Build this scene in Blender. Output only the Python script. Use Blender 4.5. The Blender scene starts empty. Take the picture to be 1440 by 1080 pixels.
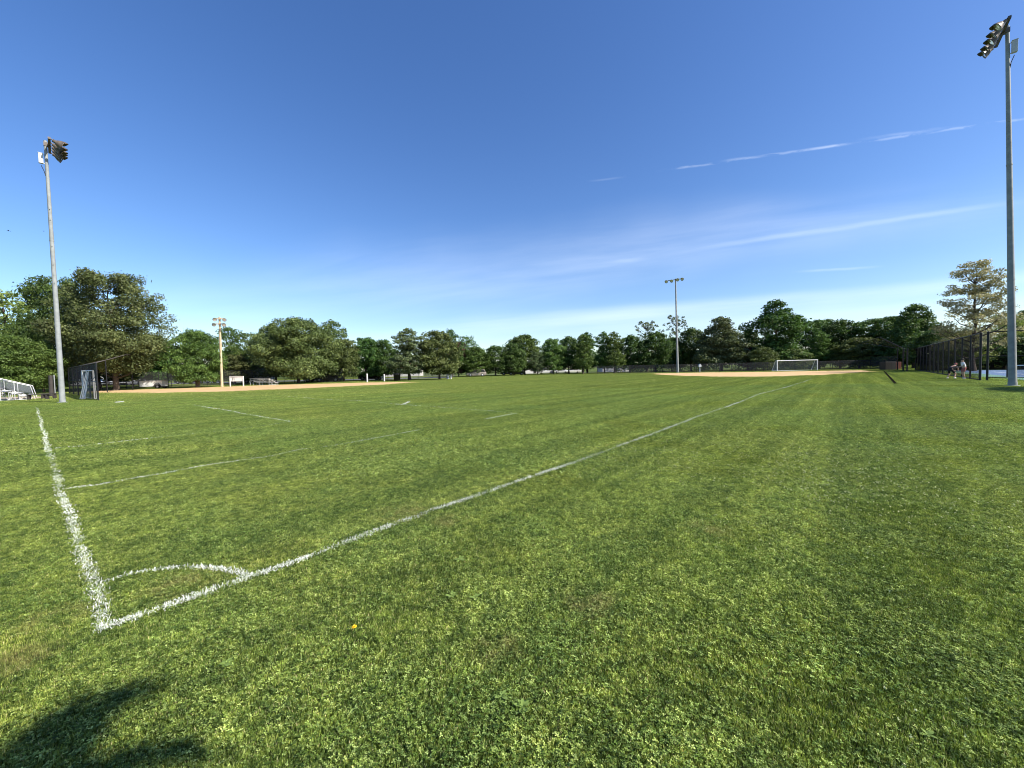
import bpy, math, random
import numpy as np
from mathutils import Vector, Matrix
R = math.radians
rnd = random.Random(7)
C = bpy.context.scene.collection
SC = bpy.context.scene

# ------------------------------------------------------------------ camera
F = 550.0                      # focal length in pixels of the 1440 px wide photograph
PITCH, ROLL, CAMH = R(2.2), R(1.25), 1.7
fw = Vector((0, math.cos(PITCH), -math.sin(PITCH)))
u0 = Vector((0, math.sin(PITCH), math.cos(PITCH)))
r0 = Vector((1, 0, 0))
up = u0*math.cos(ROLL) + r0*math.sin(ROLL)
rt = r0*math.cos(ROLL) - u0*math.sin(ROLL)
cd = bpy.data.cameras.new('camera'); cam = bpy.data.objects.new('camera', cd); C.objects.link(cam)
m = Matrix((rt, up, -fw)).transposed().to_4x4(); m.translation = (0, 0, CAMH)
cam.matrix_world = m
cd.sensor_width = 36; cd.lens = 36*F/1440; cd.clip_start = 0.05; cd.clip_end = 4000
SC.camera = cam

def ray(px, py):
    return fw*F + rt*(px-720) - up*(py-540)
def gp(px, py, z=0.0):         # ground point under a pixel
    d = ray(px, py); t = (z-CAMH)/d.z
    return Vector((d.x*t, d.y*t, z))
def at(px, py, Y):             # point at depth Y
    d = ray(px, py); t = Y/d.y
    return Vector((d.x*t, Y, CAMH+d.z*t))
def base(px, Y):               # ground point at depth Y in the column of px (near the horizon)
    p = at(px, 519-(px-720)*math.tan(ROLL)+CAMH*F/Y, Y); p.z = 0
    return p

# ------------------------------------------------------------------ sun, sky, exposure
SUN_AZ, SUN_EL = R(114), R(40)
SC.view_settings.view_transform = 'Standard'; SC.view_settings.look = 'None'
SC.view_settings.gamma = 1.0; SC.view_settings.exposure = 0.85
SC.render.engine = 'CYCLES'; SC.cycles.filter_width = 1.0
sd = Vector((math.sin(SUN_AZ)*math.cos(SUN_EL), math.cos(SUN_AZ)*math.cos(SUN_EL), math.sin(SUN_EL)))
sl = bpy.data.lights.new('sun', 'SUN'); sl.energy = 5.0; sl.angle = R(0.53); sl.color = (1.0, 0.93, 0.82)
so = bpy.data.objects.new('sun', sl); C.objects.link(so); so.rotation_euler = sd.to_track_quat('Z', 'Y').to_euler()
so.location = (0, 0, 60)

class NT:
    def __init__(s, tree): s.t = tree; s.n = tree.nodes; s.l = tree.links
    def new(s, typ, **k):
        n = s.n.new(typ)
        for a, b in k.items(): setattr(n, a, b)
        return n
    def put(s, sock, v):
        if v is None: return
        if isinstance(v, bpy.types.NodeSocket): s.l.new(v, sock)
        else: sock.default_value = v
    def m(s, op, a, b=None, c=None, clamp=False):
        n = s.new('ShaderNodeMath', operation=op, use_clamp=clamp)
        s.put(n.inputs[0], a); s.put(n.inputs[1], b); s.put(n.inputs[2], c)
        return n.outputs[0]
    def mr(s, v, a, b, c=0.0, d=1.0, smooth=True):
        n = s.new('ShaderNodeMapRange', interpolation_type='SMOOTHSTEP' if smooth else 'LINEAR')
        for i, x in enumerate((v, a, b, c, d)): s.put(n.inputs[i], x)
        return n.outputs[0]
    def noise(s, vec, scale, detail=4.0, rough=0.55, dist=0.0):
        n = s.new('ShaderNodeTexNoise'); s.put(n.inputs['Vector'], vec)
        s.put(n.inputs['Scale'], scale); s.put(n.inputs['Detail'], detail); s.put(n.inputs['Roughness'], rough)
        s.put(n.inputs['Distortion'], dist)
        return n.outputs[0]
    def mix(s, f, a, b, mode='MIX'):
        n = s.new('ShaderNodeMix', data_type='RGBA', blend_type=mode)
        s.put(n.inputs[0], f)
        for i, x in ((6, a), (7, b)):
            if isinstance(x, tuple): x = (*x[:3], 1.0)
            s.put(n.inputs[i], x)
        return n.outputs[2]
    def xyz(s, x, y, z):
        n = s.new('ShaderNodeCombineXYZ'); s.put(n.inputs[0], x); s.put(n.inputs[1], y); s.put(n.inputs[2], z)
        return n.outputs[0]

w = bpy.data.worlds.new('World'); SC.world = w; w.use_nodes = True
k = NT(w.node_tree); k.n.clear()
sky = k.new('ShaderNodeTexSky', sky_type='NISHITA')
sky.sun_disc = False; sky.sun_elevation = SUN_EL; sky.sun_rotation = SUN_AZ
sky.altitude = 50; sky.air_density = 1.0; sky.dust_density = 0.6; sky.ozone_density = 3.0
tc = k.new('ShaderNodeTexCoord')
sp = k.new('ShaderNodeSeparateXYZ'); k.l.new(tc.outputs['Generated'], sp.inputs[0])
dx, dy, dz = sp.outputs
yy = k.m('MAXIMUM', dy, 0.02)
gx = k.m('DIVIDE', dx, yy); gz = k.m('DIVIDE', dz, yy)
front = k.mr(dy, 0.05, 0.15)
def gn(px, py):
    d = ray(px, py); return d.x/d.y, d.z/d.y
def streak(A, B, width, strength, along=3.0, across=30.0, lo=0.35, hi=0.7, soft=0.25, up_w=None, seed=0.0):
    """a wisp of cirrus between two directions of the sky"""
    (ax, az), (bx, bz) = gn(*A), gn(*B)
    L = math.hypot(bx-ax, bz-az); ux, uz = (bx-ax)/L, (bz-az)/L
    s_ = k.m('ADD', k.m('MULTIPLY', k.m('SUBTRACT', gx, ax), ux), k.m('MULTIPLY', k.m('SUBTRACT', gz, az), uz))
    t_ = k.m('SUBTRACT', k.m('MULTIPLY', k.m('SUBTRACT', gz, az), ux), k.m('MULTIPLY', k.m('SUBTRACT', gx, ax), uz))
    vec = k.xyz(k.m('MULTIPLY', s_, along), k.m('MULTIPLY', t_, across), seed)
    wob = k.m('MULTIPLY', k.m('SUBTRACT', k.noise(k.xyz(k.m('MULTIPLY', s_, along*1.3), 0.0, seed+3), 1.0, 3), 0.5), width*1.5)
    t2 = k.m('ADD', t_, wob)
    pos = k.mr(k.m('ABSOLUTE', t2), width, width*0.05)
    if up_w is not None:
        upn = k.mr(t2, up_w, 0.0); dn = k.mr(t2, -width, 0.0)
        pos = k.m('MULTIPLY', upn, dn)
    ends = k.m('MULTIPLY', k.mr(s_, -soft*L, soft*L), k.mr(s_, L*(1+soft), L*(1-soft)))
    n = k.mr(k.noise(vec, 1.0, 5, 0.6, 0.3), lo, hi)
    return k.m('MULTIPLY', k.m('MULTIPLY', pos, ends), k.m('MULTIPLY', n, strength))
S = [
    streak((945, 238), (1470, 163), 0.005, 0.14, 12, 50, 0.42, 0.60, 0.05, seed=1.3),
    streak((1232, 193), (1330, 180), 0.006, 0.10, 9, 50, 0.3, 0.62, 0.4, seed=2.0),
    streak((1025, 225), (1075, 219), 0.005, 0.16, 9, 60, 0.2, 0.6, 0.4, seed=5.0),
    streak((1130, 211), (1190, 203), 0.005, 0.12, 9, 60, 0.2, 0.6, 0.4, seed=8.0),
    streak((835, 254), (870, 250), 0.004, 0.05, 9, 60, 0.2, 0.6, 0.4, seed=9.0),
    streak((1000, 347), (1390, 290), 0.010, 0.12, 2, 40, 0.1, 0.6, 0.25, seed=4.0),
    streak((500, 415), (1420, 280), 0.10, 0.13, 1.2, 14, 0.15, 0.75, 0.35, up_w=0.10, seed=6.0),
    streak((250, 430), (1100, 330), 0.15, 0.13, 1.2, 10, 0.15, 0.8, 0.4, seed=7.0),
    streak((860, 368), (900, 365), 0.008, 0.08, 6, 40, 0.2, 0.6, 0.5, seed=12.0),
    streak((700, 460), (1500, 385), 0.03, 0.20, 1.2, 26, 0.1, 0.7, 0.3, seed=10.0),
    streak((800, 475), (1560, 425), 0.08, 0.2, 1.0, 22, 0.05, 0.75, 0.4, seed=11.0),
    streak((560, 478), (960, 440), 0.05, 0.14, 1.5, 26, 0.2, 0.7, 0.4, seed=13.0),
    streak((1140, 381), (1220, 376), 0.005, 0.16, 5, 40, 0.1, 0.6, 0.4, seed=14.0),
]
cl = S[0]
for q in S[1:]: cl = k.m('ADD', cl, q)
cl = k.m('MULTIPLY', cl, front, clamp=True)
hsv = k.new('ShaderNodeHueSaturation'); k.l.new(sky.outputs[0], hsv.inputs['Color'])
hsv.inputs['Hue'].default_value = 0.510; hsv.inputs['Saturation'].default_value = 1.22
skyc = k.mix(cl, hsv.outputs[0], (7.2, 7.8, 8.6))
bg = k.new('ShaderNodeBackground'); k.put(bg.inputs[0], skyc); bg.inputs[1].default_value = 0.108
wo = k.new('ShaderNodeOutputWorld'); k.l.new(bg.outputs[0], wo.inputs[0])

# ------------------------------------------------------------------ materials
MATS = {}
def mat(name, col, rough=0.6, metal=0.0, bump=0.0, bscale=20.0, var=0.0, vscale=3.0, spec=0.4, col2=None, alpha=None, coat=0.0):
    if name in MATS: return MATS[name]
    mt = bpy.data.materials.new(name); mt.use_nodes = True; t = NT(mt.node_tree)
    p = t.n['Principled BSDF']
    p.inputs['Roughness'].default_value = rough; p.inputs['Metallic'].default_value = metal
    p.inputs['Specular IOR Level'].default_value = spec; p.inputs['Coat Weight'].default_value = coat
    tcn = t.new('ShaderNodeTexCoord')
    c2 = col2 or tuple(min(1, x*(1-var)) for x in col)
    n = t.noise(tcn.outputs['Object'], vscale, 6, 0.6)
    t.put(p.inputs['Base Color'], t.mix(t.mr(n, 0.35, 0.65), col, c2))
    if bump:
        b = t.new('ShaderNodeBump'); b.inputs['Strength'].default_value = bump; b.inputs['Distance'].default_value = 0.02
        t.put(b.inputs['Height'], t.noise(tcn.outputs['Object'], bscale, 4)); t.l.new(b.outputs[0], p.inputs['Normal'])
    if alpha is not None: p.inputs['Alpha'].default_value = alpha
    MATS[name] = mt
    return mt

def leaf_mat(name, dark, mid, light, trans=0.3, rough=0.55, macro=None, objvar=0.12, spec=0.3):
    mt = bpy.data.materials.new(name); mt.use_nodes = True; t = NT(mt.node_tree); t.n.clear()
    at_ = t.new('ShaderNodeAttribute', attribute_name='v')
    cr = t.new('ShaderNodeValToRGB'); e = cr.color_ramp.elements
    e[0].position = 0.0; e[0].color = (*dark, 1); e[1].position = 1.0; e[1].color = (*light, 1)
    x = cr.color_ramp.elements.new(0.5); x.color = (*mid, 1)
    if macro == 'grass':
        x = cr.color_ramp.elements.new(0.955); x.color = (*light, 1)
        cr.color_ramp.elements[-1].color = (0.55, 0.52, 0.30, 1)
    t.l.new(at_.outputs['Fac'], cr.inputs[0])
    col = cr.outputs[0]
    if macro:
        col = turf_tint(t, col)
    oi = t.new('ShaderNodeObjectInfo')
    h = t.new('ShaderNodeHueSaturation')
    t.put(h.inputs['Color'], col)
    t.put(h.inputs['Hue'], t.m('MULTIPLY_ADD', oi.outputs['Random'], 0.03*objvar/0.12, 0.5-0.015*objvar/0.12))
    t.put(h.inputs['Value'], t.m('MULTIPLY_ADD', oi.outputs['Random'], objvar*2, 1-objvar))
    col = h.outputs[0]
    p = t.new('ShaderNodeBsdfPrincipled'); t.put(p.inputs['Base Color'], col)
    p.inputs['Roughness'].default_value = rough; p.inputs['Specular IOR Level'].default_value = spec
    tr = t.new('ShaderNodeBsdfTranslucent')
    t.put(tr.inputs[0], t.mix(1.0, col, (1.0, 1.03, 0.6), 'MULTIPLY'))
    mx = t.new('ShaderNodeMixShader'); mx.inputs[0].default_value = trans
    t.l.new(p.outputs[0], mx.inputs[1]); t.l.new(tr.outputs[0], mx.inputs[2])
    o = t.new('ShaderNodeOutputMaterial'); t.l.new(mx.outputs[0], o.inputs[0])
    return mt

TA = math.atan2(*(gp(982, 585)-gp(145, 885)).xy)      # azimuth of the touchline
TD = Vector((math.sin(TA), math.cos(TA), 0)); TN = Vector((math.cos(TA), -math.sin(TA), 0))

def turf_tint(t, col):
    """large patches of yellower or deeper turf, and mowing-lane sheen painted into the colour, in world metres"""
    g = t.new('ShaderNodeNewGeometry'); P = g.outputs['Position']
    s3 = t.new('ShaderNodeSeparateXYZ'); t.l.new(P, s3.inputs[0])
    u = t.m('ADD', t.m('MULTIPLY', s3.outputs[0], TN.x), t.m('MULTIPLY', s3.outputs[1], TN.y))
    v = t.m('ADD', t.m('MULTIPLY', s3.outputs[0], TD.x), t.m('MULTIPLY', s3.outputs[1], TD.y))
    lane_sheen = t.noise(t.xyz(t.m('MULTIPLY', u, 1.15), t.m('MULTIPLY', v, 0.035), 0.0), 1.0, 3, 0.6)
    lane_sheen2 = t.noise(t.xyz(t.m('MULTIPLY', u, 3.1), t.m('MULTIPLY', v, 0.06), 4.0), 1.0, 2, 0.5)
    big = t.noise(P, 0.13, 4, 0.6); small = t.noise(P, 1.1, 4, 0.65); tuft = t.noise(P, 16.0, 4, 0.7); tuft2 = t.noise(P, 4.5, 3, 0.6)
    near = t.mr(t.m('ABSOLUTE', u), 1.0, 5.0)
    col = t.mix(t.mr(big, 0.38, 0.66, 0.0, 0.5), col, t.mix(1.0, col, (1.16, 1.10, 0.95), 'MULTIPLY'))
    col = t.mix(t.mr(small, 0.50, 0.74, 0.0, 0.6), col, t.mix(1.0, col, (1.20, 1.13, 1.15), 'MULTIPLY'))
    col = t.mix(t.mr(small, 0.48, 0.28, 0.0, 0.5), col, t.mix(1.0, col, (0.84, 0.88, 0.86), 'MULTIPLY'))
    col = t.mix(1.0, col, t.mix(t.mr(tuft, 0.34, 0.68), (0.50, 0.56, 0.55), (1.6, 1.50, 1.45)), 'MULTIPLY')
    col = t.mix(1.0, col, t.mix(t.mr(tuft2, 0.34, 0.68), (0.80, 0.84, 0.84), (1.22, 1.18, 1.16)), 'MULTIPLY')
    col = t.mix(t.mr(lane_sheen, 0.36, 0.64, 0.0, 1.0), t.mix(1.0, col, (0.84, 0.87, 0.86), 'MULTIPLY'), t.mix(1.0, col, (1.22, 1.17, 1.15), 'MULTIPLY'))  # light and dark of blades leaning in mown lanes, painted as colour
    col = t.mix(t.mr(lane_sheen2, 0.58, 0.74, 0.0, 0.6), col, t.mix(1.0, col, (1.42, 1.28, 1.35), 'MULTIPLY'))  # narrower bright lane streaks, blade sheen painted the same way
    fleck = t.noise(P, 11.0, 2, 0.5); patchy = t.noise(P, 0.55, 3, 0.6)
    col = t.mix(t.m('MULTIPLY', t.mr(fleck, 0.64, 0.70), t.mr(patchy, 0.46, 0.62, 0.15, 0.85)), col, t.mix(1.0, col, (1.7, 1.65, 2.0), 'MULTIPLY'))
    wear = None
    for px, py, rad in ((255, 826, 0.36), (85, 868, 0.30), (565, 722, 0.5), (700, 915, 0.22), (830, 850, 0.3), (1000, 745, 0.35), (30, 930, 0.3), (630, 735, 0.3)):
        c = gp(px, py); d = t.m('SQRT', t.m('ADD', t.m('POWER', t.m('SUBTRACT', s3.outputs[0], c.x), 2.0), t.m('POWER', t.m('SUBTRACT', s3.outputs[1], c.y), 2.0)))
        q = t.mr(d, rad, rad*0.2); wear = q if wear is None else t.m('MAXIMUM', wear, q)
    wear = t.m('MULTIPLY', wear, t.mr(tuft2, 0.38, 0.6)); wear = t.m('MULTIPLY', wear, t.mr(tuft, 0.35, 0.6, 0.1, 0.55))
    col = t.mix(wear, col, (0.25, 0.19, 0.10))
    return col

def ground_mat():
    mt = bpy.data.materials.new('turf_ground'); mt.use_nodes = True; t = NT(mt.node_tree)
    p = t.n['Principled BSDF']; p.inputs['Roughness'].default_value = 0.95; p.inputs['Specular IOR Level'].default_value = 0.1
    g = t.new('ShaderNodeNewGeometry'); P = g.outputs['Position']
    fine = t.noise(P, 28.0, 5, 0.7)
    col = t.mix(t.mr(fine, 0.35, 0.65), (0.034, 0.054, 0.010), (0.100, 0.140, 0.030))
    soil = t.noise(P, 2.2, 5, 0.7)
    col = t.mix(t.mr(soil, 0.62, 0.75, 0, 0.6), col, (0.10, 0.075, 0.045))
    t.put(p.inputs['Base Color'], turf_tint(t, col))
    b = t.new('ShaderNodeBump'); b.inputs['Strength'].default_value = 0.6; b.inputs['Distance'].default_value = 0.03
    t.put(b.inputs['Height'], fine); t.l.new(b.outputs[0], p.inputs['Normal'])
    return mt

M = dict(
    galv=mat('galvanised_steel', (0.27, 0.29, 0.29), 0.7, 0.0, 0.15, 9, 0.22, 2.2),
    wood=mat('weathered_wood', (0.52, 0.42, 0.27), 0.85, 0, 0.4, 14, 0.25, 3),
    darkmetal=mat('dark_bronze_metal', (0.13, 0.105, 0.085), 0.5, 0.1, var=0.3),
    black=mat('black_coated_steel', (0.012, 0.012, 0.014), 0.5, 0.0, var=0.3),
    white=mat('white_paint', (0.78, 0.78, 0.76), 0.45, 0, var=0.08),
    alum=mat('brushed_aluminium', (0.66, 0.66, 0.65), 0.45, 0.35, var=0.18, vscale=6),
    glass=mat('lamp_glass', (0.60, 0.66, 0.72), 0.12, 0.55, spec=0.7),
    boxgrey=mat('light_grey_enamel', (0.50, 0.52, 0.52), 0.5, 0.0, var=0.1),
    dirt=mat('infield_clay', (0.45, 0.295, 0.135), 0.95, 0, 0.5, 6, col2=(0.56, 0.385, 0.19), vscale=0.9),
    path=mat('worn_earth', (0.42, 0.33, 0.23), 0.95, 0, 0.4, 8, var=0.2, vscale=1.0),
    asphalt=mat('asphalt', (0.13, 0.13, 0.13), 0.9, 0, 0.3, 20, var=0.25, vscale=0.5),
    blue=mat('court_blue', (0.10, 0.17, 0.30), 0.8, 0, var=0.12, vscale=0.6),
    green=mat('court_green', (0.12, 0.24, 0.18), 0.8, 0, var=0.12, vscale=0.6),
    bark=mat('bark', (0.10, 0.075, 0.055), 0.95, 0, 0.8, 12, var=0.4, vscale=5),
    screen=mat('dark_windscreen', (0.022, 0.024, 0.028), 0.9, alpha=0.62),
    chain=mat('chain_link', (0.05, 0.05, 0.055), 0.7, alpha=0.32),
    netblk=mat('black_netting', (0.014, 0.014, 0.016), 0.9, alpha=0.75),
    netgrey=mat('pale_netting', (0.36, 0.37, 0.38), 0.9, alpha=0.30),
    galvmesh=mat('galvanised_mesh', (0.16, 0.18, 0.20), 0.7, 0.2, alpha=0.32),
    wire=mat('vinyl_coated_wire', (0.006, 0.006, 0.007), 0.9, spec=0.05),
    dense=mat('dense_windscreen', (0.012, 0.013, 0.014), 0.95, alpha=0.85),
    weedleaf=mat('weed_leaf', (0.17, 0.25, 0.06), 0.7, var=0.25, vscale=30, spec=0.15),
    tyre=mat('rubber', (0.015, 0.015, 0.015), 0.85),
    carglass=mat('car_glass', (0.02, 0.025, 0.03), 0.08, spec=0.8),
    red=mat('red_plastic', (0.10, 0.03, 0.022), 0.5),
    skin=mat('skin', (0.50, 0.30, 0.21), 0.6),
    hair=mat('hair', (0.03, 0.02, 0.015), 0.7),
    clothw=mat('white_cloth', (0.80, 0.80, 0.80), 0.9),
    clothb=mat('black_cloth', (0.016, 0.016, 0.02), 0.9),
    clothr=mat('dusty_red_cloth', (0.36, 0.12, 0.11), 0.9),
    roofred=mat('orange_roof_tiles', (0.46, 0.20, 0.12), 0.85, var=0.25, vscale=2),
    wall=mat('pale_render', (0.62, 0.60, 0.56), 0.9, var=0.1),
    pane=mat('window_glass', (0.04, 0.05, 0.06), 0.1, spec=0.7),
    darkwood=mat('dark_stained_wood', (0.05, 0.045, 0.04), 0.8, var=0.3),
    plastic=mat('black_plastic', (0.018, 0.018, 0.018), 0.5),
    feather=mat('dark_feathers', (0.03, 0.03, 0.035), 0.8),
    yellow=mat('yellow_petals', (0.85, 0.58, 0.02), 0.7),
    paint=mat('field_paint', (0.70, 0.73, 0.66), 0.85, var=0.18, vscale=30),
    courtpaint=mat('court_line_paint', (0.75, 0.77, 0.78), 0.8),
)
def carpaint(n, c): return mat('car_paint_'+n, c, 0.3, 0.2, coat=0.6, var=0.05)

# ------------------------------------------------------------------ helpers
def np_mesh(name, V, Fc, mt=None, attr=None, smooth=False):
    me = bpy.data.meshes.new(name)
    V = np.asarray(V, dtype=np.float32); Fc = np.asarray(Fc, dtype=np.int32)
    me.vertices.add(len(V)); me.vertices.foreach_set('co', V.ravel())
    kk = Fc.shape[1]
    me.loops.add(Fc.size); me.loops.foreach_set('vertex_index', Fc.ravel())
    me.polygons.add(len(Fc)); me.polygons.foreach_set('loop_start', np.arange(0, Fc.size, kk, dtype=np.int32))
    me.update(calc_edges=True)
    if smooth: me.polygons.foreach_set('use_smooth', np.ones(len(Fc), dtype=bool))
    if attr is not None:
        a = me.attributes.new('v', 'FLOAT', 'POINT'); a.data.foreach_set('value', np.asarray(attr, dtype=np.float32))
    if mt: me.materials.append(mt)
    return me
def link(name, me, parent=None, loc=None):
    o = bpy.data.objects.new(name, me); C.objects.link(o)
    if parent: o.parent = parent
    if loc is not None: o.location = loc
    return o
def tag(o, label, cat, group=None):
    o['label'] = label; o['category'] = cat
    if group: o['group'] = group
    return o
def struct(o, label=None, cat=None):
    o['kind'] = 'structure'
    if label: o['label'] = label
    if cat: o['category'] = cat
    return o
def empty(name, loc, rz=0.0, scale=None):
    o = bpy.data.objects.new(name, None); C.objects.link(o); o.location = loc; o.rotation_euler = (0, 0, rz)
    o.empty_display_size = 0.2
    if scale: o.scale = scale
    return o

class MB:
    def __init__(s): s.v = []; s.f = []; s.sm = []
    def add(s, vs, fs, smooth=False):
        n = len(s.v); s.v += [tuple(a) for a in vs]
        s.f += [tuple(i+n for i in q) for q in fs]; s.sm += [smooth]*len(fs); return s
    def box(s, c, size, rot=None, bev=0.0):
        x, y, z = (a/2 for a in size); c = Vector(c)
        pts = [Vector((i*x, j*y, l*z)) for l in (-1, 1) for j in (-1, 1) for i in (-1, 1)]
        if rot is not None: pts = [rot @ p for p in pts]
        return s.add([p+c for p in pts], [(0, 2, 3, 1), (4, 5, 7, 6), (0, 1, 5, 4), (2, 6, 7, 3), (0, 4, 6, 2), (1, 3, 7, 5)])
    def tube(s, a, b, ra, rb=None, n=8, cap=True):
        return s.path([a, b], [ra, ra if rb is None else rb], n, cap)
    def path(s, pts, rad, n=8, cap=True):
        pts = [Vector(p) for p in pts]; vs = []; fs = []
        if not isinstance(rad, (list, tuple)): rad = [rad]*len(pts)
        ref = None
        for i, p in enumerate(pts):
            d = (pts[min(i+1, len(pts)-1)]-pts[max(i-1, 0)]).normalized()
            if ref is None: ref = Vector((0, 0, 1)) if abs(d.z) < 0.9 else Vector((1, 0, 0))
            x = d.cross(ref).normalized(); y = d.cross(x).normalized();
            for j in range(n):
                q = 2*math.pi*j/n
                vs.append(p+(x*math.cos(q)+y*math.sin(q))*rad[i])
        for i in range(len(pts)-1):
            for j in range(n):
                a = i*n+j; b = i*n+(j+1) % n
                fs.append((a, b, b+n, a+n))
        s.add(vs, fs, True)
        if cap:
            s.add(vs[:n], [tuple(range(n))[::-1]]); s.add(vs[-n:], [tuple(range(n))])
        return s
    def lathe(s, prof, n=16, mtx=None):
        vs = []; fs = []
        for r_, z in prof:
            for j in range(n):
                q = 2*math.pi*j/n; p = Vector((r_*math.cos(q), r_*math.sin(q), z))
                vs.append(mtx @ p if mtx is not None else p)
        for i in range(len(prof)-1):
            for j in range(n):
                a = i*n+j; b = i*n+(j+1) % n; fs.append((a, b, b+n, a+n))
        return s.add(vs, fs, True)
    def quad(s, a, b, c, d): return s.add([a, b, c, d], [(0, 1, 2, 3)])
    def prism(s, poly, y0, y1, axis='y'):
        n = len(poly)
        vs = [(p[0], y0, p[1]) for p in poly]+[(p[0], y1, p[1]) for p in poly]
        fs = [tuple(range(n)), tuple(range(n, 2*n))[::-1]]+[(i, i+n, (i+1) % n+n, (i+1) % n) for i in range(n)]
        return s.add(vs, fs)
    def build(s, name, mt, parent=None, loc=None, bevel=0.0):
        me = bpy.data.meshes.new(name); me.from_pydata(s.v, [], s.f); me.update()
        me.polygons.foreach_set('use_smooth', s.sm); me.materials.append(mt)
        o = link(name, me, parent, loc)
        if bevel:
            b = o.modifiers.new('bevel', 'BEVEL'); b.width = bevel; b.segments = 2; b.limit_method = 'ANGLE'
        return o
def copy_tree(o, parent=None):
    c = o.copy(); C.objects.link(c); c.parent = parent
    for ch in list(o.children): copy_tree(ch, c)
    return c

# ------------------------------------------------------------------ ground sheets
def in_poly(x, y, poly):
    x = np.asarray(x); y = np.asarray(y); ins = np.zeros(x.shape, bool); n = len(poly)
    for i in range(n):
        x1, y1 = poly[i]; x2, y2 = poly[(i+1) % n]
        c = ((y1 > y) != (y2 > y)) & (x < (x2-x1)*(y-y1)/((y2-y1) or 1e-9)+x1)
        ins ^= c
    return ins
def sheet(name, poly, z, mt, jag=0.0, step=1.0):
    pts = []
    n = len(poly)
    for i in range(n):
        a = Vector(poly[i]); b = Vector(poly[(i+1) % n]); q = max(1, int((b-a).length/step)) if jag else 1
        for j in range(q):
            p = a.lerp(b, j/q)
            if jag: p += Vector((rnd.uniform(-jag, jag), rnd.uniform(-jag, jag)))
            pts.append((p.x, p.y, z))
    me = bpy.data.meshes.new(name); me.from_pydata(pts, [], [tuple(range(len(pts)))]); me.update()
    if me.polygons[0].normal.z < 0: me.flip_normals()
    me.materials.append(mt)
    return struct(link(name, me))
g = MB(); NR = 40; rr = [0, 5, 12, 25, 50, 90, 160, 300, 600, 1200]
vs = [(0, 0, 0)]; fs = []
for r_ in rr[1:]:
    for j in range(NR): vs.append((r_*math.cos(2*math.pi*j/NR), r_*math.sin(2*math.pi*j/NR), 0))
for j in range(NR): fs.append((0, 1+j, 1+(j+1) % NR))
for i in range(len(rr)-2):
    for j in range(NR):
        a = 1+i*NR+j; b = 1+i*NR+(j+1) % NR; fs.append((a, a+NR, b+NR, b))
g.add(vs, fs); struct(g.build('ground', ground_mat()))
def P2(*pp): return [tuple(gp(*p).xy) for p in pp]
dirtA = P2((138, 554.5), (200, 553.8), (270, 552.3), (340, 550.6), (400, 548.2), (450, 545.8), (500, 543.4), (540, 541.6), (575, 539.6), (600, 537.6),
           (583, 536.3), (540, 537.2), (480, 538.6), (400, 540.6), (330, 543), (240, 546), (200, 547.4), (138, 548.8), (60, 549.5), (60, 552))
dirtB = P2((900, 526.6), (950, 529.0), (1000, 530.2), (1060, 530.6), (1130, 529.3), (1200, 526.2), (1246, 522.6), (1235, 519.8), (1100, 522.4), (1000, 523.6), (920, 525.0))
pathL = P2((-60, 565), (40, 562.5), (85, 561), (106, 557.5), (98, 553.5), (60, 556.5), (0, 557.5), (-60, 558))
sheet('baseball_infield_clay', dirtA, 0.006, M['dirt'], 0.12, 1.2)
sheet('far_infield_clay', dirtB, 0.006, M['dirt'], 0.25, 2.0)
sheet('worn_earth_path', pathL, 0.006, M['path'], 0.08, 0.5)
lot = [tuple(base(-250, 84).xy), tuple(base(640, 84).xy), tuple(base(640, 104).xy), tuple(base(-250, 104).xy)]
sheet('parking_lot', lot, 0.006, M['asphalt'])
road = [tuple(base(600, 126).xy), tuple(base(905, 126).xy), tuple(base(905, 134).xy), tuple(base(600, 134).xy)]
sheet('road', road, 0.006, M['asphalt'])
# tennis court
F0 = gp(1378, 535.2); FEND = gp(1290, 521.0)
FD = (FEND-F0).normalized(); FN = Vector((FD.y, -FD.x, 0))      # along the fence, and into the court
FL = (FEND-F0).length
def fc(a, b, z=0.0): p = F0+FD*a+FN*b; return Vector((p.x, p.y, z))
courtg = [tuple(fc(a, b).xy) for a, b in ((-1.0, 0.3), (-1.0, 34), (FL+2, 34), (FL+2, 0.3))]
sheet('court_surround', courtg, 0.006, M['green'])
courtb = [tuple(fc(a, b).xy) for a, b in ((3.2, 3.4), (3.2, 33), (FL-2, 33), (FL-2, 3.4))]
sheet('court_surface', courtb, 0.010, M['blue'])
cm = MB()
for a0, b0, a1, b1 in ((6.3, 4, 6.3, 30), (9, 5.5, 9, 27), (17, 5.5, 17, 27), (6.3, 5.5, 30, 5.5), (6.3, 9, 30, 9)):
    d = (fc(a1, b1)-fc(a0, b0)).normalized(); nn = Vector((d.y, -d.x, 0))*0.06
    z = Vector((0, 0, 0.014 if abs(a1-a0) < 1 else 0.018))
    cm.quad(fc(a0, b0)-nn+z, fc(a1, b1)-nn+z, fc(a1, b1)+nn+z, fc(a0, b0)+nn+z)
struct(cm.build('court_line_markings', M['courtpaint']))
def polyc(p): return [(x, y) for x, y in p]
EXCL = [dirtA, dirtB, courtg, lot, road, pathL]

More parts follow.
